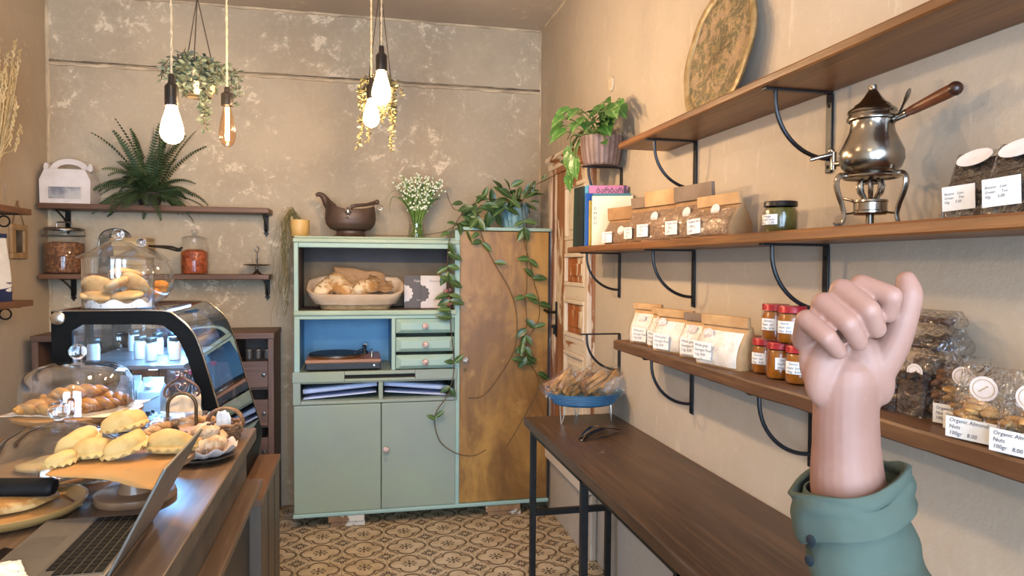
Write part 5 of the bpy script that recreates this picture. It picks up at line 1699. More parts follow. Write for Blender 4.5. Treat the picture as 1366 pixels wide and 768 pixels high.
t = T('cookie_jar', 'round fishbowl glass jar with a knob lid, behind the straight cookie jar', 'jar', (-.79, 2.86, ZC1))
M().lathe([(0, 0), (.05, 0), (.055, .004), (.085, .02), (.108, .055), (.113, .09), (.106, .125), (.09, .15), (.086, .158)], 48).obj('glass', GLASS2, t, 60)
M().lathe([(.096, .158), (.098, .162), (.075, .182), (.045, .2), (.02, .21), (.012, .214)], 48).obj('lid', GLASS2, t, 70)
M().ell((0, 0, .228), (.017, .017, .016), 18, 12).obj('lid_knob', KNOBG, t)
for k, (x, y, z) in enumerate(((.045, -.03, .04), (-.02, -.04, .04), (.0, .04, .04), (.06, .02, .068))):
    tt = T('muffin', 'small orange bun in the fishbowl jar, %s' % ['at the right front', 'at the left front', 'at the back', 'on top at the right'][k], 'bun', (-.79 + x, 2.86 + y, ZC1 + z - .008), 0, 'orange buns in the fishbowl jar')
    M().lathe([(0, -.018), (.02, -.018), (.026, 0), (.03, .004), (.027, .016), (.015, .025), (0, .027)], 18).obj('bun_body', MUFM, tt, 60)
tt = T('serving_tongs', 'black tongs lying across the lid of the fishbowl jar', 'tongs', (-.735, 2.87, ZC1 + .21), radians(-15))
M().tube(crom([(-.03, -.01, .006), (.04, -.012, -.002), (.085, -.016, -.012), (.1, -.018, -.008)], 4), .004, 8).obj('arm', IRON, tt)
M().tube(crom([(-.03, .01, .006), (.04, .014, .004), (.07, .016, -.004), (.086, .018, .002)], 4), .004, 8).obj('arm', IRON, tt)

# ------------------------------------------------------------------ cake stands, domes, pastry
STW = wood('stand_beech', '#a07a50', '#8a6540', 'x', 9, .4, '#b08c62')
STWG = wood('stand_grey_wood', '#8b6a4e', '#745640', 'x', 9, .28, '#97775a')
TANP = P('kraft_sheet', '#b3874f', .8, col2='#a67a44', scale=5, bump=.08)
WPAP = P('white_baking_paper', '#d0bfa8', .8, col2='#c2b098', scale=8, bump=.1)
DOUGH = MT('baked_dough', .75)
nn, n2 = DOUGH.noise(11, 4, .6), DOUGH.noise(60, 4, .6)
cc = DOUGH.mix(nn.step(.45, .72), C('#c9a768'), C('#b0843f'))
DOUGH.col(cc).bump(n2 * .4 + nn, .25, .006)
DOUGH = DOUGH.m
BUNM = MT('glazed_bun', .38)
nn = BUNM.noise(14, 4, .6)
BUNM.col(BUNM.mix(nn.step(.38, .66), C('#c98f48'), C('#8c4f1e'))).bump(nn, .2, .006)
BUNM = BUNM.m


def cake_stand(x, y, rt, zt_, rb_, lb, mat):
    t = T('cake_stand', lb, 'cake stand', (x, y, .9))
    M().lathe([(0, 0), (rb_, 0), (rb_ + .002, .004), (rb_, .016), (rb_ - .006, .018), (0, .018)], 44).obj('base', mat, t, 45)
    h = zt_ - .9
    M().lathe([(0, .018), (.037, .018), (.035, .026), (.028, .045), (.026, .06), (.028, h - .018), (0, h - .018)], 28).obj('column', mat, t, 50)
    M().lathe([(0, h - .018), (rt - .006, h - .018), (rt, h - .012), (rt, h - .003), (rt - .004, h), (0, h)], 52).obj('plate', mat, t, 45)
    return t


cake_stand(-.505, 1.765, .128, 1.0, .086, 'wooden cake stand carrying half-moon pies on brown paper', STWG)
cake_stand(-.80, 2.265, .17, 1.02, .085, 'wooden cake stand with braided buns under the farther glass dome', STW)


def sheet(parent_name, lb, cx, cy, z, hw, hd, rz, mat, droop, n=18, seed=1.0, amp=.004, rmax=.12):
    t = T(parent_name, lb, 'paper', (cx, cy, z), rz)
    def fn(u, v):
        x, y = (u - .5) * 2 * hw, (v - .5) * 2 * hd
        r = sqrt(x * x + y * y)
        d = max(0, r - rmax)
        return (x, y, .0015 - droop * d * d + amp * max(0, noise.noise(Vector((x * 22 + seed, y * 22, seed)))) - d * .12)
    M().surf(fn, n, n).obj('sheet', mat, t, 60, solid=.0006)
    return t


t = T('kraft_sheet', 'brown paper sheet hanging over the edges of the cake stand', 'paper', (-.505, 1.775, 1.0))
def ksh(u, v):
    a, b, c_, d = Vector((-.145, -.125, -.006)), Vector((.085, -.185, -.034)), Vector((.118, .14, .0)), Vector((-.14, .16, .0))
    p = (a * (1 - u) + b * u) * (1 - v) + (d * (1 - u) + c_ * u) * v
    r = sqrt(p.x * p.x + p.y * p.y)
    if r < .131: p.z = .0015
    else: p.z = .0015 + (p.z) * min(1, (r - .131) / .05) + .003 * noise.noise(Vector((p.x * 30, p.y * 30, 2))) * min(1, (r - .131) / .04)
    return p
M().surf(ksh, 22, 22).obj('sheet', TANP, t, 60, solid=.0006)


def halfmoon(m, L, W, H, seed):
    """puffed half-moon pie: a bent plump body with a crimped flange along its outer curve"""
    vs_, fs_ = [], []
    t_ = M().ell((0, 0, 0), (L / 2, W / 2 * .92, H * .62), 30, 16, None, .16, 16, seed)
    bend = 1.5 / L
    for v in t_.v:
        v.y += W * .16 - bend * .42 * v.x * v.x * 1.2
        v.z = max(v.z, -H * .34) + H * .34
    m.add(t_.v, t_.f)
    n = 40
    fl, ff = [], []
    for i in range(n + 1):
        a = pi * (-.06 + 1.12 * i / n)
        for q, rr in enumerate((.8, 1.0, 1.24)):
            x = L / 2 * cos(a) * min(rr, 1.07)
            y = W / 2 * sin(a) * rr + W * .16 - bend * .5 * x * x
            z = H * (.30 - .06 * q) + (.0034 * sin(i * 1.57) if q == 2 else 0)
            fl += [(x, y, z + (.004 - .0012 * q)), (x, y, z - (.004 - .0012 * q))]
    for i in range(n):
        for q in range(2):
            a = i * 6 + q * 2
            ff += [(a, a + 2, a + 8, a + 6), (a + 1, a + 7, a + 9, a + 3)]
        a = i * 6 + 4
        ff.append((a, a + 1, a + 7, a + 6))
    m.add(fl, ff)
    return m


PZ = [((-.632, 1.80, 1.016), (.15, .28, 4.15), .115, .06, .046, 'half-moon pie lying at the left, pointing down the paper'),
      ((-.588, 1.755, 1.004), (.1, 0, 3.45), .085, .066, .046, 'half-moon pie in the front row, second from the left'),
      ((-.513, 1.75, 1.014), (.15, .25, 4.0), .108, .062, .047, 'half-moon pie in the front middle, end towards the camera'),
      ((-.432, 1.77, 1.004), (.12, -.05, 3.2), .112, .072, .056, 'plump half-moon pie at the right, broad side to the camera'),
      ((-.535, 1.805, 1.052), (.15, .1, 3.7), .1, .066, .05, 'half-moon pie resting on top of the others'),
      ((-.64, 1.72, 1.002), (0, .1, 4.0), .07, .045, .03, 'half-moon pie at the far left edge of the paper')]
for k, (c, r, L_, W_, H_, lb) in enumerate(PZ):
    tt = T('half_moon_pie', lb, 'pie', c, 0, 'half-moon pies on the cake stand', rot=r)
    halfmoon(M(), L_, W_, H_, k * 3.1).obj('crust', DOUGH, tt, 70)

sheet('baking_paper', 'pale baking paper under the braided buns', -.80, 2.265, 1.02, .15, .125, radians(-12), WPAP, .0, seed=4.0, amp=.01, rmax=.19)


def braid(m, L, r, n, seed, curl=0.0):
    rk = random.Random(seed)
    for s in range(2):
        pts, rad = [], []
        for i in range(n * 6 + 1):
            q = i / (n * 6)
            x = (q - .5) * L
            a = q * n * pi + s * pi
            tp = sin(pi * min(.97, max(.03, q))) ** .45
            pts.append((x, r * .62 * cos(a) * tp + curl * (x * x) * 8, r * .85 + r * .45 * sin(a) * tp))
            rad.append(r * .72 * tp + .002)
        m.tube(pts, rad, 10)
    return m


BN = [((-.88, 2.225), .9, .15, 'braided bun at the left edge of the plate'), ((-.81, 2.17), -.15, .15, 'braided bun in the front of the plate'), ((-.74, 2.21), .35, .13, 'braided bun at the front right'),
      ((-.80, 2.29), .1, .15, 'braided bun in the middle of the plate'), ((-.72, 2.31), -.55, .15, 'dark glazed braided bun at the right'), ((-.87, 2.31), -.3, .14, 'braided bun at the back left')]
for k, ((x, y), rz, L_, lb) in enumerate(BN):
    tt = T('braided_bun', lb + ' under the farther dome', 'bun', (x, y, 1.0225), rz, 'braided buns under the glass dome')
    braid(M(), L_, .019, 4, k, .3 if k % 2 else -.2).obj('crust', BUNM, tt, 180)
tt = T('braided_bun', 'braided bun lying on top of the others under the farther dome', 'bun', (-.79, 2.25, 1.055), .25, 'braided buns under the glass dome')
braid(M(), .14, .019, 4, 8, .2).obj('crust', BUNM, tt, 180)


def dome(x, y, z, prof, kr, lb):
    t = T('glass_dome', lb, 'glass dome', (x, y, z))
    M().lathe(prof, 64).lathe([(max(r_ - .005, .008), max(z_ - .0045, 0)) for r_, z_ in prof], 64).lathe([(prof[0][0] - .005, 0), prof[0]], 64).obj('bell', GLASS2, t, 70)
    h = prof[-1][1]
    M().lathe([(.012, h - .001), (.010, h + .006), (kr * .6, h + .010)], 20).ell((0, 0, h + .008 + kr * .85), (kr, kr, kr * .92), 24, 14).obj('knob', KNOBG, t, 60)
    return t


dome(-.80, 2.265, 1.022, [(.149, 0), (.148, .003), (.147, .055), (.142, .085), (.128, .108), (.1, .124), (.06, .134), (.012, .138)], .0235, 'taller glass dome with a ball knob over the braided buns')
dome(-.757, 2.015, .921, [(.157, 0), (.156, .003), (.150, .035), (.136, .062), (.11, .084), (.075, .1), (.04, .109), (.012, .112)], .026, 'lower wide glass dome with a big ball knob at the left edge of the counter')
t = T('serving_board', 'round wooden board under the lower glass dome', 'board', (-.757, 2.015, .9))
M().lathe([(0, 0), (.16, 0), (.163, .005), (.162, .016), (.158, .02), (0, .02)], 52).obj('board', STW, t, 45)
FLATB = MT('flat_bread_crust', .8)
nn, n2 = FLATB.noise(12, 5, .6), FLATB.noise(24, 4, .6)
cc = FLATB.mix(nn.step(.48, .62), C('#c6a56c'), C('#94672f'))
FLATB.col(FLATB.mix(n2.step(.6, .72) * .7, cc, C('#5f4024'))).bump(nn, .4, .006)
FLATB = FLATB.m


def flatbread(x, y, z, a, b, rz, lb, seed, h=.016):
    t = T('flat_bread', lb, 'bread', (x, y, z), rz)
    M().ell((0, 0, h * .5), (a, b, h), 40, 10, None, .10, 18, seed, flat=-h * .45).obj('crust', FLATB, t, 180)
    return t


flatbread(-.745, 2.0, .922, .10, .075, .3, 'flat bread with browned cheese under the lower dome', 3.1)
t = T('round_plate', 'round white-topped wooden plate with a flat bread at the front left of the counter', 'plate', (-.738, 1.7, .9))
M().lathe([(0, 0), (.11, 0), (.135, .006), (.147, .02), (.148, .026), (.143, .027), (.13, .016), (.1, .012), (0, .012)], 60).obj('plate', P('cream_glaze', '#b8935f', .3, col2='#a07b48', scale=4, spec=.6), t, 50)
sheet('kraft_sheet', 'brown paper sheet under the flat bread on the round plate', -.735, 1.7, .915, .105, .105, radians(40), TANP, -2.0, seed=7.0, rmax=.09, amp=.003)
flatbread(-.755, 1.705, .921, .105, .092, .2, 'big flat bread with brown spots on the round plate', 8.4, .018)
BRUB = P('black_silicone', '#0b0b0c', .6, col2='#121213', scale=30, spec=.2)
t = T('serving_tongs', 'tongs with a thick black handle lying over the round plate', 'tongs', (-.70, 1.68, .9))
M().tube(crom([(.058, .005, .06), (.05, .006, .06), (.02, .008, .061), (-.06, .012, .064), (-.13, .016, .068), (-.2, .02, .066)], 4), [.006] + [.017] * 3 + [.021] * 14 + [.019] * 3, 16, flat=.72).obj('handle', BRUB, t, 60)
M().tube([(-.2, .02, .066), (-.3, .03, .06)], .006, 8).obj('arm', CHROME, t)
t = T('serving_tongs', 'steel tongs standing beside the half-moon pies, tip towards the left', 'tongs', (-.652, 1.82, .93))
M().box(-.05, .08, -.012, .012, 0, .003, TR(0, 0, .012, 0, radians(-14), radians(12))).box(-.05, .08, -.012, .012, 0, .003, TR(0, 0, -.006, 0, radians(-2), radians(12))).obj('arm', CHROME, t, None)

# ------------------------------------------------------------------ laptop, phone, napkin
GREYM = P('laptop_aluminium', '#77726b', .4, .6, col2='#6d6861', scale=4)
KEYM = P('black_key', '#0b0b0c', .7, spec=.15)
KEYW = P('key_gap', '#4d4943', .6)
SCR = P('dark_screen', '#0c0d10', .12, spec=.7)
lp = T('laptop', 'open grey laptop on the counter with its lid seen almost edge-on', 'laptop', (-.424, 1.611, .9), radians(.5))
# local: hinge along -y from origin, keyboard towards -x
M().box(-.205, 0, -.31, 0, .003, .014).obj('base', GREYM, lp, None, bevel=.003)
M().box(-.112, -.006, -.3, -.008, .0139, .0146).obj('key_bed', KEYW, lp, None)
M().box(-.195, -.13, -.205, -.105, .0139, .0145).obj('touchpad', P('touchpad_grey', '#6f6a63', .3, .4), lp, None, bevel=.0003)
kr = 6
km = {}
for r_ in range(kr):
    xk = -.015 - r_ * .0165
    n_ = 14 if r_ < 5 else 9
    y = -.012
    for c_ in range(n_):
        wk = .0187
        if r_ == 5: wk = [.019, .019, .019, .024, .1, .024, .019, .019, .019][c_]
        elif c_ in (0, n_ - 1): wk = .0187 + .007 * 1
        if r_ < 5 and c_ not in (0, n_ - 1): wk = (.284 - 2 * .0257) / 12
        key = round(wk, 4)
        if key not in km:
            km[key] = M().box(-.0068, .0068, -key + .0012, -.0012, 0, .0016).mesh('key', KEYM, None)
        piece('key', km[key], lp, TR(xk - .0005, y, .0146))
        y -= wk
lid = M().box(0, .0055, -.31, 0, 0, .203).obj('lid', GREYM, lp, None, bevel=.002, loc=(.001, 0, .012), rot=(0, radians(27), 0))
M().box(-.0004, .0002, -.302, -.008, .012, .195).obj('screen', SCR, lid, None)
t = T('phone', 'black phone lying face up left of the laptop', 'phone', (-.655, 1.40, .9), radians(-28))
M().box(-.037, .037, -.076, .076, 0, .0082).obj('body', GREYM, t, None, bevel=.0025)
M().box(-.0345, .0345, -.073, .073, .0082, .0088).obj('screen', SCR, t, None)
t = T('napkin', 'crumpled white paper napkin on the near corner of the laptop', 'napkin', (-.588, 1.338, .915), .4)
t.scale = (.75, .75, .75)
crumple([(-.04, -.05, .004), (.04, -.06, .003), (.03, .04, .01), (-.035, .045, .018)], 14, .009, 3.0, 12).obj('sheet', PAPER, t, 60, solid=.0006)

# ------------------------------------------------------------------ muffins, wicker basket, arch-handled tray
PEW = P('pewter_plate', '#a0968a', .45, .8, col2='#6f665c', scale=14)
t = T('metal_plate', 'shiny metal plate of muffins at the counter edge', 'plate', (-.425, 2.08, .9))
M().lathe([(0, .004), (.05, .004), (.075, .008), (.092, .016), (.094, .018), (.091, .019), (.073, .012), (.05, .008), (0, .008)], 44).obj('plate', PEW, t, 50)
dl_ = T('doily', 'white crinkled paper doily under the muffins', 'doily', (-.425, 2.08, .909))
def dfn(u, v):
    a = 2 * pi * u
    r_ = .02 + .075 * v
    return (r_ * cos(a), r_ * sin(a), .002 + .030 * v ** 3 + .006 * v * v * sin(a * 11))
M().surf(dfn, 88, 8, True).obj('sheet', P('doily_paper', '#b9aaa2', .8), dl_, 60, solid=.0006)
MS = 1.22
MUF = P('muffin_crumb', '#b08454', .85, col2='#8d6238', scale=40, bump=.6, bscale=60)
SUG = P('sugared_top', '#cbb294', .85, col2='#a98a66', scale=50, bump=.7, bscale=70, lo=.42, hi=.6)
CUPM = P('pleated_case', '#b39c86', .8, col2='#8f7864', scale=20)
BERRY = P('dark_berry', '#2a1518', .5)
for k, (x, y, z, lb) in enumerate(((-.445, 2.035, .917, 'muffin with dark berries in the front of the metal plate'), (-.395, 2.07, .917, 'muffin at the right of the metal plate'), (-.455, 2.105, .917, 'muffin at the left back of the metal plate'), (-.405, 2.135, .917, 'muffin at the back of the metal plate'), (-.415, 2.085, .945, 'muffin resting on top of the others'))):
    tt = T('muffin', lb, 'muffin', (x, y, z), k * .7, 'muffins on the metal plate')
    tt.scale = (MS, MS, MS)
    m = M()
    prof = []
    vs, fs = [], []
    for i in range(40):
        a = 2 * pi * i / 40
        w1 = 1 + (.05 if i % 2 else -.05)
        vs += [(.021 * w1 * cos(a), .021 * w1 * sin(a), 0), (.028 * w1 * cos(a), .028 * w1 * sin(a), .026)]
    for i in range(40):
        j = (i + 1) % 40
        fs.append((2 * i, 2 * j, 2 * j + 1, 2 * i + 1))
    m.add(vs, fs).obj('paper_case', CUPM, tt, None)
    M().ell((0, 0, .026), (.031, .031, .02), 20, 10, None, .2, 40, k).obj('top', SUG if k != 2 else MUF, tt, 180)
    b = M()
    rk = random.Random(k + 40)
    for q in range(3):
        a = rk.uniform(0, 6.28)
        b.ell((.014 * cos(a), .014 * sin(a), .044), (.0055, .0055, .004), 8, 5)
    b.obj('berries', BERRY, tt)

WIC = P('brown_wicker', '#8f6a48', .7, col2='#6d4c32', scale=40)
wb = T('wicker_basket', 'little wicker basket with a hoop handle and a white napkin', 'basket', (-.40, 2.295, .9))
m = M()
for r_ in range(6):
    z = .005 + .0095 * r_
    rr = .036 + .003 * r_
    n = 28
    pts = [((rr + .004 * (1 if (k + r_) % 2 else -1)) * cos(2 * pi * k / n), (rr + .004 * (1 if (k + r_) % 2 else -1)) * sin(2 * pi * k / n), z + .0015 * sin(k * 2.1)) for k in range(n)]
    m.tube(pts, .0052, 6, True)
m.lathe([(0, .002), (.034, .002)], 20)
m.obj('weave', WIC, wb, 60)
hm = M()
for s in range(3):
    pts = []
    for i in range(41):
        a = pi * i / 40
        tw = i * .8 + s * 2.1
        pts.append((-.051 * cos(a) + .004 * cos(tw), .004 * sin(tw), .055 + .045 * sin(a)))
    hm.tube(pts, .0042, 6)
hm.obj('handle', WIC, wb)
tt = T('napkin', 'white paper napkin tucked in the little wicker basket', 'napkin', (-.405, 2.295, .9), 0)
crumple([(-.028, -.006, .012), (.026, -.004, .012), (.016, .012, .085), (-.02, .01, .088)], 10, .006, 3.3, 8).obj('sheet', PAPER, tt, 60, solid=.0008)

BRZ = P('bronze_handle', '#6f5a41', .4, .7, col2='#54442f', scale=30)
tt = T('handled_tray', 'wooden tray with an arched bronze handle and scrolled finial', 'tray', (-.53, 2.32, .9))
M().box(-.11, .11, -.1, .1, 0, .01).box(-.11, .11, -.1, -.092, .01, .03).box(-.11, .11, .092, .1, .01, .03).box(-.11, -.102, -.092, .092, .01, .03).box(.102, .11, -.092, .092, .01, .03).obj('tray', STW, tt, None, bevel=.002)
M().tube([(-.041, 0, .01), (-.041, 0, .10)] + [(-.041 * cos(pi * k / 16), 0, .105 + .041 * sin(pi * k / 16)) for k in range(1, 16)] + [(.041, 0, .10), (.041, 0, .01)], .0052, 10).obj('arch_handle', BRZ, tt)
sc = M()
for s in (-1, 1):
    sc.tube(crom([(s * .002, 0, .205), (s * .012, 0, .19), (s * .03, 0, .178), (s * .046, 0, .162), (s * .05, 0, .145), (s * .042, 0, .138), (s * .035, 0, .146), (s * .04, 0, .153)], 5), .0042, 7)
    sc.tube(crom([(0, 0, .148), (s * .012, 0, .158), (s * .016, 0, .17), (s * .008, 0, .176), (s * .002, 0, .17)], 5), .0036, 7)
    sc.tube(crom([(s * .003, 0, .2), (s * .008, 0, .212), (s * .016, 0, .212), (s * .016, 0, .204)], 5), .0036, 7)
sc.ell((0, 0, .2), (.008, .006, .01), 10, 8)
sc.obj('finial', P('rosy_silver', '#9a8078', .3, .8, col2='#6d5850', scale=40), tt)
ROLL = P('pale_roll', '#bf9560', .75, col2='#a3763f', scale=20, bump=.3)
for k, (x, y, rz, lb) in enumerate(((-.585, 2.275, 1.2, 'long roll in a clear bag at the front left of the handled tray'), (-.50, 2.365, .25, 'long roll in a clear bag behind the arch handle'), (-.575, 2.365, -.2, 'long roll in a clear bag at the back left of the handled tray'))):
    r_ = T('bagged_roll', lb, 'bagged bread', (x, y, .932), rz, 'bagged rolls on the handled tray')
    braid(M(), .13, .017, 3, k).obj('crust', ROLL, r_, 180)
    def fn(u, v, k=k):
        a = 2 * pi * u
        e = max(.15, 1 - abs(2 * v - 1) ** 5)
        nz = noise.noise(Vector((u * 8 + k * 5, v * 7, 3)))
        return (-.085 + .17 * v, .034 * cos(a) * e * (1 + .3 * nz), .02 + .026 * sin(a) * e * (1 + .35 * nz))
    M().surf(fn, 24, 16, True).obj('film', FILMC, r_, 80)
tt = T('paper_wrap', 'folded brown paper bag lying beside the arch handle', 'paper bag', (-.475, 2.285, .912), .35)
crumple([(-.05, -.06, .004), (.05, -.06, .006), (.05, .06, .03), (-.05, .06, .04)], 14, .012, 6.0, 8).obj('sheet', KRAFT, tt, 50, solid=.0008)
tt = T('paper_wrap', 'white crumpled paper standing behind the bagged rolls', 'paper', (-.545, 2.415, .905), .0)
crumple([(-.07, .0, .01), (.06, -.01, .01), (.045, .02, .12), (-.05, .022, .11)], 14, .012, 9.0, 8).obj('sheet', WPAP, tt, 50, solid=.0008)

# ------------------------------------------------------------------ leaves
def leaf_mesh(name, mat, wd=.4, fold=.12, droop=.25, heart=False, n=7):
    m = M()
    vs, fs = [], []
    for i in range(n + 1):
        q = i / n
        if heart: w_ = wd * (sin(pi * min(1, q * .80 + .2)) ** .8 if q > .08 else .55) * (1 - q ** 4)
        else: w_ = wd * sin(pi * (q * .97 + .02)) ** .85 * (1.08 - .3 * q)
        z = -droop * q * q
        y0 = q - (.1 * 0 if not heart else 0)
        vs += [(-w_ / 2, y0 - (.12 if heart and i == 0 else 0), z + fold * w_), (-w_ * .25, y0 - (.05 if heart and i == 0 else 0), z + fold * w_ * .35), (0, y0, z), (w_ * .25, y0 - (.05 if heart and i == 0 else 0), z + fold * w_ * .35), (w_ / 2, y0 - (.12 if heart and i == 0 else 0), z + fold * w_)]
    for i in range(n):
        for k in range(4):
            a = i * 5 + k
            fs.append((a, a + 1, a + 6, a + 5))
    m.add(vs, fs)
    return m.mesh(name, mat, 180)


def leaf_mat(name, c1, c2, vein=None, rough=.4):
    t = MT(name, rough, spec=.5)
    x, y, z = t.xyz()
    n = t.noise(3.5, 4, .6)
    c = t.mix(n.step(.35, .65), C(c1), C(c2))
    if vein: c = t.mix(x.abs().step(.05, .015) * .6, c, C(vein))
    t.col(c)
    return t


def set_leaf(me, parent, pos, d, size, nz=(0, -.5, 1), name='leaf'):
    d = Vector(d).normalized()
    n = Vector(nz)
    x = d.cross(n)
    if x.length < 1e-3: x = d.cross(Vector((1, 0, 0)))
    x.normalize()
    z = x.cross(d)
    m = Matrix(((x.x, d.x, z.x, pos[0]), (x.y, d.y, z.y, pos[1]), (x.z, d.z, z.z, pos[2]), (0, 0, 0, 1))) @ Matrix.Diagonal((size, size, size, 1))
    return piece(name, me, parent, m)


HOYA = leaf_mat('hoya_leaf_green', '#486434', '#38522b', '#7f9660', .35)
HOYAD = leaf_mat('hoya_leaf_dark', '#35502a', '#2a4022', '#5f7a48', .35)
VINE = P('brown_vine_stem', '#4a3a28', .7, col2='#5b4a30', scale=30)
hl = [leaf_mesh('leaf', HOYA.m, .56, .16, .22), leaf_mesh('leaf', HOYAD.m, .58, .12, .35), leaf_mesh('leaf', HOYA.m, .5, .22, .12)]
BLUP = MT('blue_textured_glaze', .5)
x_, y_, z_ = BLUP.xyz()
vo = BLUP.noise(60, 2, .5, (1, 1, .25))
BLUP.col(BLUP.mix(vo.step(.52, .6), C('#86aaae'), C('#5d878f'))).bump(vo.step(.45, .6), .7, .006)
hp = T('potted_hoya', 'trailing climber with oval leaves in a blue textured pot, its vines hanging over the cupboard', 'plant', (.925, 4.1, 1.664))
M().lathe([(0, 0), (.07, 0), (.073, .004), (.09, .14), (.092, .15), (.087, .151), (.082, .125), (0, .12)], 36).obj('pot', BLUP.m, hp, 50)
M().lathe([(0, .121), (.082, .126)], 20).obj('soil', SOIL, hp)
base = Vector((.925, 4.1, 1.664))
def W(x, y, z): return Vector((x, y, z)) - base
yv = 3.882
vines = [
    [(.9, 4.1, 1.80), (.825, 4.02, 1.825), (.739, 3.98, 1.83), (.64, 3.94, 1.79), (.556, 3.9, 1.706), (.506, yv, 1.596), (.494, yv, 1.42), (.507, yv, 1.253), (.516, yv, 1.084), (.534, yv, .873), (.501, yv, .725), (.438, yv, .63), (.426, yv, .559), (.46, yv, .451), (.553, yv, .383), (.648, yv, .365), (.717, yv, .396)],
    [(.9, 4.08, 1.80), (.72, 3.95, 1.80), (.658, yv, 1.737), (.697, yv, 1.59), (.763, yv, 1.456), (.842, yv, 1.328), (.886, yv, 1.208), (.896, yv, 1.079), (.879, yv, .959), (.801, yv, .823), (.702, yv, .706), (.616, yv, .696)],
    [(.93, 4.06, 1.80), (.93, 3.97, 1.82), (.927, yv, 1.688), (.936, yv, 1.573), (.973, yv, 1.457), (.996, yv, 1.345), (1.023, yv, 1.25), (1.024, yv, 1.142), (.976, yv, 1.048), (.954, yv, .983)],
    [(.94, 4.06, 1.80), (.945, 3.95, 1.80), (.945, yv, 1.68), (.952, yv, 1.337), (.943, yv, 1.251), (.953, yv, 1.122), (.941, yv, .949), (1.014, yv, .817), (1.023, yv, .73), (.944, yv, .58), (.839, yv, .407)],
    [(.94, 4.08, 1.80), (.951, 3.97, 1.835), (1.005, 3.96, 1.911), (1.07, 3.9, 1.945), (1.12, 3.7, 1.985), (1.125, 3.5, 2.01)],
    [(.573, 3.92, 1.69), (.5, 3.96, 1.645), (.435, 4.0, 1.628), (.307, 4.0, 1.613), (.161, 4.0, 1.612), (.05, 4.02, 1.615)],
    [(.66, 3.95, 1.80), (.56, 3.96, 1.76), (.52, 3.97, 1.80), (.5, 3.98, 1.86)],
]
vm = M()
for i, v in enumerate(vines):
    vm.tube(crom([W(*p) for p in v], 6), .0026 if i < 5 else .0022, 6)
vm.obj('vines', VINE, hp)
rk = random.Random(31)
# leaves in pairs along the vines: position in world, direction in the picture of the cupboard (dx, dz), size
LV = []
def pair(x, z, ang, size, y=3.875, both=True):
    for s in ((1, -1) if both else (1,)):
        a = radians((ang if s == 1 else 180 - ang) + rk.uniform(-28, 28))
        if rk.random() < .14: continue
        z += rk.uniform(-.012, .012)
        LV.append((x, y, z, cos(a), sin(a), size * rk.uniform(.85, 1.15)))
for (x, z, a) in ((.506, 1.64, -30), (.498, 1.58, -40), (.495, 1.52, -25), (.494, 1.45, -35), (.5, 1.39, -60), (.505, 1.345, 10), (.505, 1.29, -15), (.508, 1.24, -35), (.512, 1.195, -10)):
    pair(x, z, a, .075)
for (x, z, a) in ((.52, 1.145, -170),):
    pair(x, z, a, .09, both=False)
for (x, z, a) in ((.533, .9, 15), (.51, .77, -35), (.43, .6, 40)):
    pair(x, z, a, .065)
for (x, z, a) in ((.66, 1.7, -35), (.672, 1.64, -40), (.69, 1.585, -20), (.76, 1.46, 15)):
    pair(x, z, a, .07, both=x < .75)
for (x, z, a) in ((.93, 1.7, -25), (.932, 1.66, -50), (.96, 1.49, -12), (.985, 1.37, 20), (.94, 1.28, 10), (1.02, 1.23, 5), (1.0, 1.1, 20)):
    pair(x, z, a, .075)
for (x, z, a) in ((.95, 1.09, -40), (.945, 1.04, -60), (.94, .99, -30), (.95, .93, -50), (.94, .9, 30), (1.014, .83, 5), (.95, .96, 15), (.93, 1.0, -75)):
    pair(x, z, a, .07)
for (x, y, z) in ((1.0, 3.955, 1.905), (1.05, 3.92, 1.94)):
    LV.append((x, y, z, .3, .9, .04))
for (x, y, z, dx, dz, s) in LV:
    set_leaf(hl[rk.randrange(3)], hp, W(x, y + rk.uniform(-.004, .004), z), (dx, rk.uniform(-.45, -.05), dz), s, (0, -1, .45 + rk.uniform(-.3, .5)))
# the bushy part between the vase and the pot, and the crown over the pot
for k in range(46):
    q = rk.random()
    x = .56 + .30 * q + rk.uniform(-.04, .04)
    z = 1.70 + .12 * q + rk.uniform(-.07, .09)
    a = rk.uniform(0, 2 * pi)
    set_leaf(hl[rk.randrange(3)], hp, W(x, rk.uniform(3.885, 4.02), z), (cos(a), rk.uniform(-.7, .2), sin(a) * .8), rk.uniform(.06, .10), (rk.uniform(-.4, .4), -1, rk.uniform(.2, 1.1)))
for k in range(44):
    a = rk.uniform(0, 2 * pi)
    el = rk.uniform(-.35, 1.2)
    r_ = rk.uniform(.03, .095)
    p = Vector((.925 + r_ * cos(a), 4.1 + r_ * sin(a) * .8 - .03, 1.82 + r_ * sin(el) * 1.0))
    set_leaf(hl[rk.randrange(3)], hp, p - base, (cos(a) * cos(el), sin(a) * cos(el) * .7 - .2, sin(el)), rk.uniform(.055, .09), (rk.uniform(-.5, .5), -.6, rk.uniform(.3, 1.2)))
M().ell(W(.90, 4.0, 1.835), (.016, .01, .014), 8, 6).obj('yellow_leaf', P('yellowed_leaf', '#c9b23c', .6), hp)

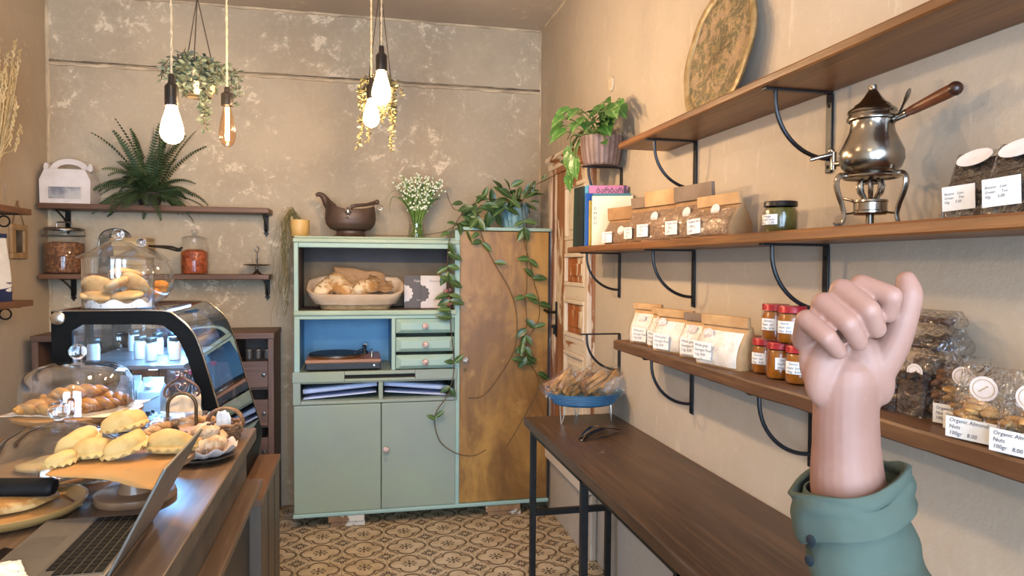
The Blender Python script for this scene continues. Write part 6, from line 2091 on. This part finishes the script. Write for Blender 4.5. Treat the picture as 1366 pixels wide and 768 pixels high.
# variegated pothos on the bracket
POTH = leaf_mat('pothos_leaf', '#4d7a38', '#3a652c', '#7fa25a', .3)
c0 = POTH.noise(5, 3, .5, (1, 1, 1), .6)
POTH.col(POTH.mix(c0.step(.56, .66) * .8, POTH.b.inputs['Base Color'].links[0].from_socket, C('#b9c487')))
POTHD = leaf_mat('pothos_leaf_dark', '#3f6a2e', '#2f5624', '#5f8a44', .3)
pl_ = [leaf_mesh('leaf', POTH.m, .78, .14, .28, True, 8), leaf_mesh('leaf', POTHD.m, .74, .1, .35, True, 8)]
CLAY = MT('ribbed_mauve_clay', .6)
nn = CLAY.noise(12, 4, .6)
cx_, cy_, cz_ = CLAY.xyz()
rib = (cy_.op('ARCTAN2', cx_) * 24.0).op('SINE')
CLAY.col(CLAY.mix(rib.step(-.2, .4) * .7, CLAY.mix(nn.step(.4, .7), C('#86706a'), C('#6a564e')), C('#54433f'))).bump(nn, .15)
pb = Vector((1.05, 2.925, 1.887))
pp = T('potted_pothos', 'variegated heart-leaved plant in a ribbed mauve pot, left of the highest right shelf', 'plant', pb)
m = M()
vs, fs = [], []
lvls = [(0.0, 0), (.072, 0), (.078, .008), (.09, .075), (.094, .115), (.096, .125), (.09, .127), (.084, .11), (0, .108)]
n = 72
for (r_, z) in lvls:
    for i in range(n):
        k = 1 + (.022 if (i // 3) % 2 else 0) * (1 if .005 < z < .11 and r_ > .07 else 0)
        vs.append((r_ * k * cos(2 * pi * i / n), r_ * k * sin(2 * pi * i / n), z))
for a in range(len(lvls) - 1):
    for i in range(n):
        fs.append((a * n + i, a * n + (i + 1) % n, (a + 1) * n + (i + 1) % n, (a + 1) * n + i))
m.add(vs, fs).obj('pot', CLAY.m, pp, 30)
M().lathe([(0, .109), (.084, .111)], 20).obj('soil', SOIL, pp)
rk = random.Random(77)
sm = M()
tips = []
def pstem(pts, size, d=None, dark=0, nz=None):
    c = crom([Vector(p) for p in pts], 5)
    sm.tube(c, .0022, 5)
    d = Vector(d) if d else (c[-1] - c[-3])
    set_leaf(pl_[dark], pp, c[-1], d, size, nz or (-.5, -.6, .6))
# local coords: -x into the room, +y to the back (left in the picture), z up
for k in range(34):
    a = rk.uniform(0, 2 * pi)
    sp = rk.uniform(.03, .16)
    h = rk.uniform(.15, .27)
    x = min(sp * cos(a) - .03, .015)
    y = sp * sin(a) * 1.25 + .015
    o = (rk.uniform(-.03, .03), rk.uniform(-.03, .03), .11)
    dz = -.1 if sp > .1 else .3
    pstem([o, (x * .5, y * .5, h * .85), (x, y, h)], rk.uniform(.07, .105), (min(cos(a) * .8 - .2, .25 if x < -.03 else -.1), sin(a), dz - .35), int(rk.random() < .4), (-.6, -.5, .7))
for k in range(9):
    y = .05 + rk.uniform(0, .13)
    z = rk.uniform(-.02, .12)
    pstem([(-.02, .02, .11), (-.06, y * .6, .15), (-.085, y, z + .05), (-.09, y + .01, z)], rk.uniform(.075, .1), (-.15, rk.uniform(-.1, .3), -1), int(rk.random() < .4), (-1, -.5, .15))
pstem([(-.01, .05, .11), (-.06, .12, .15), (-.07, .18, .12), (-.075, .23, .06), (-.08, .25, .075)], .08, (0, .9, -.15), 0, (-.6, -.3, .8))
for (y, z) in ((-.11, .13), (-.13, .17), (-.12, .09), (-.09, .2), (-.1, .15), (-.07, .18)):
    pstem([(.0, -.02, .11), (-.02, y * .6, .15), (-.03, y, z)], rk.uniform(.05, .07), (-.3, -.8, -.2), 1, (-.6, -.3, .8))
sm.obj('stems', P('green_stem', '#5d7a3a', .5), pp)

# ------------------------------------------------------------------ pendant lamps
CORD = P('twisted_jute_cord', '#b9a88c', .9, col2='#a08c6c', scale=120)
SOCK = P('black_socket', '#1d1a18', .35, .4, col2='#2a2521', scale=20)
BULBON = emit('lit_bulb_glass', (1.0, .72, .40, 1), 9.0, .45)
FILA = emit('glowing_filament', (1.0, .78, .50, 1), 60.0)
AMBER = thin('amber_bulb_glass', (1.0, .80, .62, 1), 1.4, .02, .05)
BULBP = [(0, 0), (.010, .001), (.020, .007), (.028, .019), (.0315, .035), (.030, .055), (.025, .08), (.019, .102), (.0145, .122), (.0135, .13)]


def pendant(x, y, zb, lb, s=1.0, lit=True, sock=.085, blen=.11, power=None, cordm=None):
    k = blen / .13
    t = T('pendant_lamp', lb, 'lamp', (x, y, zb), 0, 'bare bulb pendant lamps')
    M().lathe([(r_ * s, z * k) for r_, z in BULBP], 28).obj('bulb', BULBON if lit else AMBER, t, 70)
    fl = M()
    if lit:
        for q in range(6):
            a = 2 * pi * q / 6
            fl.tube([(.006 * s * cos(a), .006 * s * sin(a), .03 * k), (.01 * s * cos(a + .5), .01 * s * sin(a + .5), .095 * k)], .0009, 5)
    else:
        fl.tube([(0, 0, .02 * k), (0, 0, .122 * k)], .0075 * s, 10)
    fl.obj('filament', FILA if lit else emit('glow_tube', (1.0, .62, .30, 1), 15.0), t)
    z0 = blen
    so = M().lathe([(.0135 * s, z0 - .006), (.0185, z0 - .004), (.0185, z0 + sock * .58), (.017, z0 + sock * .62), (.0095, z0 + sock * .72), (.0085, z0 + sock * .97), (.0075, z0 + sock), (0, z0 + sock)], 24).obj('socket', SOCK, t, 45)
    top = ZC - zb
    c = M()
    zz = [z0 + sock - .004 + (top - z0 - sock) * i / 90 for i in range(91)]
    for w_ in (0, pi):
        c.tube([(.0018 * cos(i * .9 + w_), .0018 * sin(i * .9 + w_), z) for i, z in enumerate(zz)], .0021, 6)
    c.obj('cord', cordm or CORD, t, 60)
    M().lathe([(0, top), (.035, top), (.035, top - .012), (.012, top - .022), (0, top - .022)], 24).obj('ceiling_cup', SOCK, t, 45)
    l = bpy.data.lights.new('bulb_light', 'POINT')
    l.energy = power if power is not None else LAMP_W
    l.color = LAMP_COL
    l.shadow_soft_size = .028
    if not lit: l.shadow_soft_size = .008
    lo = bpy.data.objects.new('bulb_light', l)
    COL.objects.link(lo)
    lo.parent = t
    lo.location = (0, 0, .06 * k)
    return t


pendant(-.511, 2.15, 1.787, 'lit bare bulb on a twisted cord, in front of the fern')
pendant(-.406, 2.40, 1.823, 'slim amber bulb with a glowing tube, below the leafy hanging pot', .82, False, .055, .135, 4.0)
pendant(.079, 2.35, 1.975, 'lit bare bulb with the largest glare, above the flower vase', sock=.078, blen=.112)
pendant(.055, 2.80, 1.985, 'lit bare bulb low behind the other one, above the cupboard', sock=.078, blen=.112)
pendant(-.45, 1.25, 2.42, 'lit bare bulb hanging high above the near end of the counter', power=CEIL_W)
pendant(-.35, -.15, 2.45, 'lit bare bulb hanging high above the customers, behind the camera view', power=CEIL_W)

# ------------------------------------------------------------------ hanging planters
def tiny(m, p, d, s, rk):
    d = Vector(d).normalized()
    x = d.cross(Vector((rk.uniform(-1, 1), rk.uniform(-1, 1), rk.uniform(-.3, 1)))).normalized()
    a = Vector(p)
    m.add([a, a + d * s * .5 + x * s * .24, a + d * s, a + d * s * .5 - x * s * .24], [(0, 1, 2, 3)])


def planter(x, y, z, apex, lb, potm, leafm, strands, seed, r=.06, h=.085, ls=.02, spread=1.0, ncord=3):
    t = T('hanging_planter', lb, 'hanging plant', (x, y, z))
    M().lathe([(0, 0), (r * .72, 0), (r * .92, h * .3), (r, h * .75), (r * .98, h), (r * .92, h), (r * .9, h * .85), (0, h * .82)], 28).obj('pot', potm, t, 50)
    m = M()
    for k in range(ncord):
        a = 2 * pi * k / ncord + .5
        m.tube([(r * .96 * cos(a), r * .96 * sin(a), h * .96), (0, 0, apex)], .0022, 6)
    m.tube([(0, 0, apex - .005), (0, 0, ZC - z)], .0025, 6)
    m.obj('cords', P('dark_leather_cord', '#2e2620', .8) if 'dark_leather_cord' not in bpy.data.materials else bpy.data.materials['dark_leather_cord'], t)
    M().tube([(.006 * cos(2 * pi * k / 12), 0, ZC - z - .008 + .006 * sin(2 * pi * k / 12)) for k in range(12)], .002, 6, True).obj('ceiling_hook', IRON, t)
    lf, st = M(), M()
    rk = random.Random(seed)
    for (a, out, drop) in strands(rk):
        pts = [Vector((rk.uniform(-.02, .02), rk.uniform(-.02, .02), h * .85)), Vector((out * .7 * cos(a), out * .7 * sin(a), h + rk.uniform(.01, .05)))]
        p = Vector((out * cos(a), out * sin(a), h + rk.uniform(-.01, .03)))
        pts.append(p.copy())
        while h - p.z < drop:
            p = p + Vector((rk.uniform(-.006, .006), rk.uniform(-.006, .006), -.016))
            pts.append(p.copy())
        c = crom(pts, 3)
        st.tube(c, .0011, 4)
        for i in range(1, len(c) - 1):
            for s_ in (0, 1):
                d = Vector((rk.uniform(-1, 1), rk.uniform(-1, 1), rk.uniform(-.9, .5)))
                tiny(lf, c[i], d, ls * rk.uniform(.7, 1.2), rk)
    st.obj('stems', VINE, t)['kind'] = 'stuff'
    lf.obj('foliage', leafm, t, None)['kind'] = 'stuff'
    return t


SILVL = P('silver_green_leaf', '#5a6552', .6, col2='#414a3c', scale=30)
YELL = P('olive_small_leaf', '#66603c', .6, col2='#4f4b30', scale=30)
CREAMP = MT('cream_pot_relief', .5)
vv_ = CREAMP.voro(16, 'F1', (1, 1, .6))
CREAMP.col(CREAMP.mix(vv_.step(.42, .5), C('#d0b88e'), C('#6d6148'))).bump(vv_, .4)
def s1(rk):
    r = [(rk.uniform(0, 6.28), rk.uniform(.02, .085), rk.uniform(-.02, .05)) for _ in range(46)] + [(radians(rk.uniform(-150, -30)), rk.uniform(.06, .085), rk.uniform(.03, .085)) for _ in range(16)]
    return r + [(radians(-60), .05, .19), (radians(-50), .055, .17), (radians(-70), .045, .14), (radians(20), .11, .1), (radians(10), .12, .07), (radians(180), .1, .03)]
planter(-.534, 2.6, 2.02, .34, 'cream pot of silvery trailing leaves hung on three dark cords, between two bulbs', CREAMP.m, SILVL, s1, 3, ls=.026)
def s2(rk):
    r = [(rk.uniform(0, 6.28), rk.uniform(.045, .085), rk.uniform(.0, .13)) for _ in range(40)]
    return r + [(radians(200), .06, .25), (radians(190), .05, .22), (radians(-15), .05, .26), (radians(-20), .065, .2), (radians(170), .085, .16)]
planter(.095, 3.0, 2.10, .52, 'olive trailing plant in a hanging pot behind the glaring bulb', P('pale_hanging_pot', '#b3a077', .5), YELL, s2, 9, r=.062, h=.085, ls=.019)

# ------------------------------------------------------------------ raised fist and arm in a teal sleeve
SKIN = MT('skin', .5, spec=.35)
nn, n2 = SKIN.noise(9, 4, .5), SKIN.noise(60, 3, .6)
cc = SKIN.mix(nn.step(.4, .7), C('#9d7566'), C('#8e6759'))
cc = SKIN.mix(n2.step(.55, .8) * .25, cc, C('#aa8477'))
SKIN.col(cc).bump(n2, .06, .002)
SKIN.b.inputs['Subsurface Weight'].default_value = .15
SKIN.b.inputs['Subsurface Radius'].default_value = (.01, .004, .002)
SKIN.b.inputs['Subsurface Scale'].default_value = .5
TEALC = MT('teal_cotton', .9, spec=.2)
nn, n2 = TEALC.noise(7, 4, .6), TEALC.noise(150, 2, .5)
TEALC.col(TEALC.mix(nn.step(.35, .7), C('#566259'), C('#4a554e'))).bump(n2 * .4 + nn, .25, .004)

person = T('person', 'person raising a right fist, forearm in a teal sleeve with turned-up cuff', 'person', (.411, .519, 1.334), -YAW)
person.scale = (.93, .93, .93)
mm = .001


def capsule_chain(m, pts, rad, seg=14):
    """round-ended tapered tube through points"""
    c = crom([Vector(p) * mm for p in pts], 4)
    n = len(c) - 1
    k = len(pts) - 1
    rr = []
    for i in range(n + 1):
        q = i / n * k
        j = min(int(q), k - 1)
        rr.append((rad[j] * (1 - q + j) + rad[j + 1] * (q - j)) * mm)
    m.tube(c, rr, seg)
    m.ell(c[0], rr[0] * .99, seg, 8)
    m.ell(c[-1], rr[-1] * .99, seg, 8)


hm = M()
# palm side faces the camera (local -y); thumb to the right (+x)
def EL(c, r, rx=0, ry=0, rz=0):
    hm.ell(Vector(c) * mm, tuple(q * mm for q in r), 20, 12, Matrix.Rotation(rz, 4, 'Z') @ Matrix.Rotation(ry, 4, 'Y') @ Matrix.Rotation(rx, 4, 'X'))
EL((-3, 44, 6), (38, 16, 0)) if False else None
EL((-4, 8, 40), (38, 15, 44))
EL((-20, 0, 30), (19, 15, 34), ry=.15)        # heel under the little finger
EL((20, -3, 30), (19, 17, 34), ry=-.35)       # ball of the thumb
EL((-8, 12, 64), (33, 11, 24))
EL((2, 4, 4), (27, 17, 26))
capsule_chain(hm, [(2, 5, 20), (2, 6, -10), (3, 6, -40), (5, 4, -80), (12, -4, -130)], [29, 28.5, 29.5, 33, 36], 24)
FING = [   # MCP, PIP, DIP, tip, radius
    ((-36, 12, 56), (-43, -10, 77), (-33, -31, 63), (-20, -24, 50), 9.2),
    ((-20, 14, 66), (-28, -10, 92), (-17, -35, 76), (-4, -27, 59), 10.0),
    ((-3, 15, 72), (-12, -11, 104), (-1, -38, 88), (10, -30, 71), 10.4),
    ((14, 13, 72), (5, -12, 108), (20, -34, 100), (22, -26, 84), 10.2)]
for a, b, c, d, r_ in FING:
    capsule_chain(hm, [a, b], [r_ + 1.6, r_ + .6])
    capsule_chain(hm, [b, c], [r_ + .6, r_ - .6])
    capsule_chain(hm, [c, d], [r_ - .6, r_ - 1.8])
capsule_chain(hm, [(22, -2, 24), (36, -9, 54), (43, -16, 86)], [17, 14.5, 12])
capsule_chain(hm, [(43, -16, 86), (45, -17, 101), (44, -15, 113)], [12, 12, 9.0])
body = hm.obj('hand', SKIN.m, None, 180)
md = body.modifiers.new('remesh', 'REMESH'); md.mode = 'VOXEL'; md.voxel_size = .0017; md.use_smooth_shade = True
ms = body.modifiers.new('smooth', 'SMOOTH'); ms.factor = .5; ms.iterations = 5
dg = bpy.context.evaluated_depsgraph_get()
me = bpy.data.meshes.new_from_object(body.evaluated_get(dg))
me.materials.clear(); me.materials.append(SKIN.m)
me.polygons.foreach_set('use_smooth', [True] * len(me.polygons))
bpy.data.objects.remove(body)
me.name = 'hand_and_forearm'
piece('hand_and_forearm', me, person)
# sleeve: forearm, elbow, upper arm
def ringpath(pts, rad, seg, wob, fold, seed):
    c = crom([Vector(p) * mm for p in pts], 8)
    n, k = len(c) - 1, len(pts) - 1
    vs, fs = [], []
    nrm = Vector((1, 0, 0))
    for i, p in enumerate(c):
        t_ = (c[min(i + 1, n)] - c[max(i - 1, 0)]).normalized()
        nrm = (nrm - t_ * nrm.dot(t_)).normalized()
        bi = t_.cross(nrm)
        q = i / n * k
        j = min(int(q), k - 1)
        r_ = (rad[j] * (1 - q + j) + rad[j + 1] * (q - j)) * mm
        for s in range(seg):
            a = 2 * pi * s / seg
            w_ = 1 + wob * noise.noise(Vector((cos(a) * 1.6 + seed, sin(a) * 1.6, i * .22))) + fold * sin(i * .9 + 2.2 * sin(a) + seed)
            vs.append(p + (nrm * cos(a) + bi * sin(a)) * (r_ * w_))
    for i in range(n):
        for s in range(seg):
            fs.append((i * seg + s, i * seg + (s + 1) % seg, (i + 1) * seg + (s + 1) % seg, (i + 1) * seg + s))
    return M().add(vs, fs)
ELB = [(8, 2, -98), (17, -8, -150), (34, -28, -205), (62, -56, -270)]
slv = ringpath(ELB + [(95, -110, -300), (120, -190, -250), (130, -300, -120), (135, -420, 10)], [44, 47, 54, 60, 63, 64, 66, 68], 40, .08, .02, 2.0)
slv.f.append(tuple(range(len(slv.v) - 40, len(slv.v))))
slv.obj('sleeve', TEALC.m, person, 180, solid=.0025)
cf = ringpath([(4, 3, -71), (6, 2, -88), (10, -2, -112)], [47, 48.5, 49], 44, .10, .0, 5.0)
seg = 44
nv = len(cf.v) // seg
for s in range(seg):
    a = 2 * pi * s / seg
    for i in range(nv):
        cf.v[i * seg + s].z += .010 * cos(a) + .003 * sin(3 * a)
cf.obj('cuff', TEALC.m, person, 180, solid=.006)
inn = ringpath([(4, 3, -80), (6, 2, -96), (10, -2, -116)], [38, 42, 44], 30, .05, .0, 3.0)
inn.obj('cuff_inside', TEALC.m, person, 180, solid=.002)
for q in range(2):
    M().lathe([(0, 0), (.005, 0), (.0055, .0012), (.004, .002), (0, .002)], 14, m=TR(-.038 - .001 * q, -.019, -.122 - .018 * q, pi / 2, 0, -1.2)).obj('button', P('dark_button', '#1f2b33', .4) if not q else bpy.data.materials['dark_button'], person)
